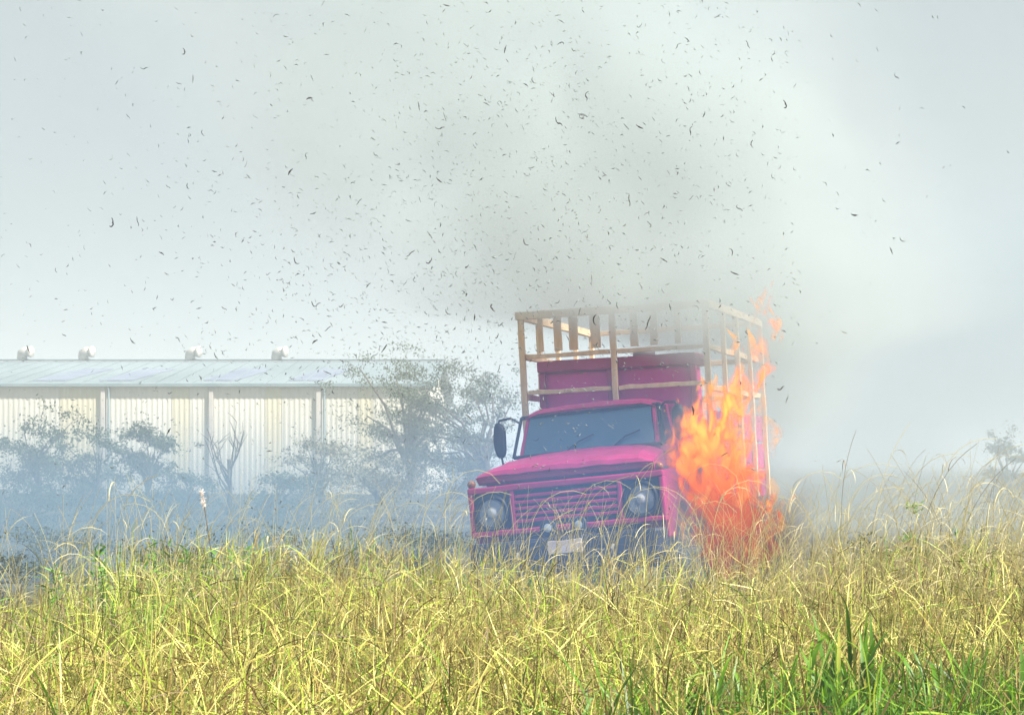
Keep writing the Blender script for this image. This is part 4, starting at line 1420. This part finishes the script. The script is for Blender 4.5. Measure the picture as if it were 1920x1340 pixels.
# loose green blades round the tussocks
N5 = 14000
c = np.array([[(t[0] - 960) / FPX * t[2], t[2]] for t in tus[:6]])
pk = RNG.integers(0, 6, N5)
bx = c[pk, 0] + RNG.normal(0, .32, N5)
by = c[pk, 1] + RNG.normal(0, .35, N5)
bz = ground_z(bx, by) + RNG.random(N5) * 0.55
V, Q = ribbons(np.stack([bx, by, bz], 1), RNG.uniform(0, 6.28, N5), RNG.uniform(.18, .45, N5), RNG.normal(1.05, .35, N5), RNG.uniform(.2, 1.6, N5), RNG.uniform(.006, .014, N5), 4, RNG.uniform(-1.2, 1.2, N5))
o = np_mesh('green_grass', V, Q, GREENBLADE, np.repeat(np.clip(RNG.normal(.32, .25, N5), 0, 1), 10))
tag(o, 'lush green grass blades filling in round the tussocks at lower right', 'grass', kind='stuff')

# leafy weeds on the far edge at the left
for i, (px, py, Y, lab) in enumerate([(140, 1045, 13.6, 'dark leafy weed at the very left end of the grass edge'), (235, 1025, 14.2, 'leafy green weed on the left grass edge beside the tall bare stalk'),
                                      (320, 1012, 15.0, 'leafy green weed under the pink white seed head'), (420, 1020, 15.6, 'bushy green weed on the grass edge below the bare sapling')]):
    rng = np.random.default_rng(300 + i)
    x = (px - 960) / FPX * Y
    z0 = float(ground_z(x, Y))
    H = EYE + (HORIZON - py) / FPX * Y - z0
    root = empty('weed', (x, Y, z0))
    tag(root, lab, 'weed')
    sm = MB()
    hb = []
    for k in range(7):
        a = rng.random() * 6.28
        d = Vector((math.cos(a) * .18, math.sin(a) * .12, H * rng.uniform(.8, 1.0)))
        sm.tube([(0, 0, 0), d * 0.5 + Vector((0, 0, .05)), d], [.004, .003, .0015], 4)
        hb += [tuple((d * t + Vector((0, 0, .05 * t)))) for t in rng.uniform(.35, 1, 26)]
    sm.build('stem', BARK, root)
    hb = np.array(hb)
    n = len(hb)
    V, Q = ribbons(hb, rng.uniform(0, 6.28, n), rng.uniform(.04, .09, n), rng.uniform(.1, 1.0, n), rng.uniform(.2, 1, n), rng.uniform(.008, .016, n), 3, rng.uniform(-1, 1, n), 0.2)
    np_mesh('foliage', V, Q, LEAF_GREEN, np.repeat(rng.uniform(.3, 1, n), 8), parent=root)


# ------------------------------------------------------------------ ash in the air
def flake_mesh(i):
    rng = random.Random(40 + i)
    K = 8
    kind = i % 6
    L = 1.0
    pts = []
    p = Vector((0, 0, 0))
    a = rng.uniform(-.4, .4)
    for k in range(K):
        pts.append(p.copy())
        p = p + Vector((math.cos(a), rng.uniform(-.2, .2), math.sin(a))) * L / K
        a += {0: .32, 1: rng.uniform(-.5, .5), 2: .05, 3: -.5 if k > 3 else .45, 4: .12, 5: rng.uniform(-1.0, 1.0)}[kind]
    mid = sum(pts, Vector()) / K
    w = [.075, .07, .11, .075, .17, .11][kind]
    m = MB()
    rad = [w * 0.5 * (0.35 + 0.75 * math.sin(math.pi * (k + .5) / K)) * rng.uniform(.7, 1.25) for k in range(K)]
    m.tube([q - mid for q in pts], rad, 5)
    me = m.mesh('ash_flake')
    me.materials.append(CHAR)
    return me


def flake_mesh_ash(me):
    c = me.copy()
    c.materials.clear()
    c.materials.append(ASH)
    return c


FL = [flake_mesh(i) for i in range(12)]
FLA = [flake_mesh_ash(m) for m in FL]
rng = random.Random(99)


def flake_px():
    while True:
        u = rng.random()
        if u < 0.62:
            px, py = rng.gauss(1020, 300), rng.gauss(330, 270)
        elif u < 0.86:
            px, py = rng.gauss(830, 330), rng.gauss(640, 190)
        else:
            px, py = rng.uniform(0, 1700), rng.uniform(0, 1000)
        if -60 < px < 1960 and -60 < py < 960 and not (px > 1500 and rng.random() < 0.75):
            return px, py


big = [(1199, 238, 20, 11), (606, 6, 12, 12), (1000, 152, 18, 12), (1047, 229, 30, 13), (210, 418, 24, 12), (258, 415, 20, 14), (352, 350, 18, 14), (544, 322, 16, 13), (704, 290, 16, 12), (420, 578, 16, 12),
       (588, 571, 22, 13), (640, 573, 14, 12), (823, 338, 18, 12), (673, 378, 18, 13), (902, 403, 12, 13), (825, 240, 24, 14), (1472, 196, 22, 13), (1645, 93, 12, 12), (1692, 450, 18, 14), (1602, 403, 16, 14), (1657, 376, 14, 14),
       (1215, 605, 34, 15), (1115, 600, 30, 15), (938, 608, 14, 13), (120, 628, 12, 14), (240, 218, 14, 14), (380, 250, 16, 14), (270, 128, 18, 15), (345, 97, 20, 15), (315, 350, 14, 14), (105, 507, 12, 14), (1890, 285, 8, 14),
       (1100, 180, 26, 15), (1180, 375, 26, 14), (985, 455, 22, 14), (875, 500, 16, 14), (1030, 880, 10, 14), (1130, 905, 10, 14), (1410, 270, 20, 15), (1295, 245, 22, 15), (805, 490, 20, 13), (770, 475, 22, 13), (555, 490, 24, 14)]
shown = 0
for i in range(300):
    if i < len(big):
        px, py, ln, Y = big[i]
        me = FL[[2, 1, 0, 3, 5, 1, 0, 4, 3, 1, 0, 5][i % 12]]
    else:
        px, py = flake_px()
        Y = rng.uniform(11, 27)
        ln = min(34, max(10, rng.gauss(17, 6)))
        me = FL[rng.randrange(12)] if rng.random() < 0.22 else FLA[rng.randrange(12)]
    o = put(bpy.data.objects.new('ash_flake', me))
    o.location = at(px, py, Y)
    k = ln / FPX * Y * (1.05 if i < len(big) else 0.82)
    o.scale = (k, k, k)
    o.rotation_euler = (rng.uniform(-.8, .8), rng.uniform(0, 6.28) if i >= len(big) else rng.uniform(0.3, 2.6), rng.uniform(-.9, .9))
    shape = ['curled', 'kinked', 'thick straight', 'wavy', 'stubby', 'crumpled'][FL.index(me) % 6 if me in FL else FLA.index(me) % 6]
    tone = ('large ' if ln > 20 else 'tiny ' if ln < 13 else '') + ('black' if me in FL else 'grey')
    where = ('above the truck' if 950 <= px < 1420 else 'right of the fire' if px >= 1420 else 'over the shed' if px < 620 else 'over the tall trees') if py > 420 else ('high in the middle of the smoke' if 600 <= px < 1300 else 'high on the left' if px < 600 else 'high on the right')
    tag(o, f'{tone} {shape} ash flake floating {where}', 'ash flake', 'larger ash flakes in the air')

# countless smaller specks of ash
Vs, Qs, cnt = [], [], 0
for i in range(5200):
    px, py = flake_px()
    Y = rng.uniform(11, 40)
    ln = rng.uniform(4, 13) / FPX * Y
    c = np.array(at(px, py, Y))
    a = RNG.normal(size=3)
    a[0] += 0.8
    a[2] -= 0.4
    a /= np.linalg.norm(a)
    bb = np.cross(a, RNG.normal(size=3))
    bb /= np.linalg.norm(bb)
    cc = np.cross(a, bb)
    w = ln * rng.uniform(.13, .27)
    mid = bb * ln * rng.uniform(-.3, .3)
    Vs += [c - a * ln / 2, c + mid + bb * w / 2, c + a * ln / 2, c + mid - bb * w / 2, c + mid + cc * w * .4]
    Qs += [(cnt, cnt + 1, cnt + 4), (cnt + 1, cnt + 2, cnt + 4), (cnt + 2, cnt + 3, cnt + 4), (cnt + 3, cnt, cnt + 4), (cnt, cnt + 3, cnt + 1), (cnt + 1, cnt + 3, cnt + 2)]
    cnt += 5
o = np_mesh('ash_dust', np.array(Vs), np.array(Qs), ASH, nside=3)
tag(o, 'fine specks of ash too small to count floating in the smoke', 'ash', kind='stuff')
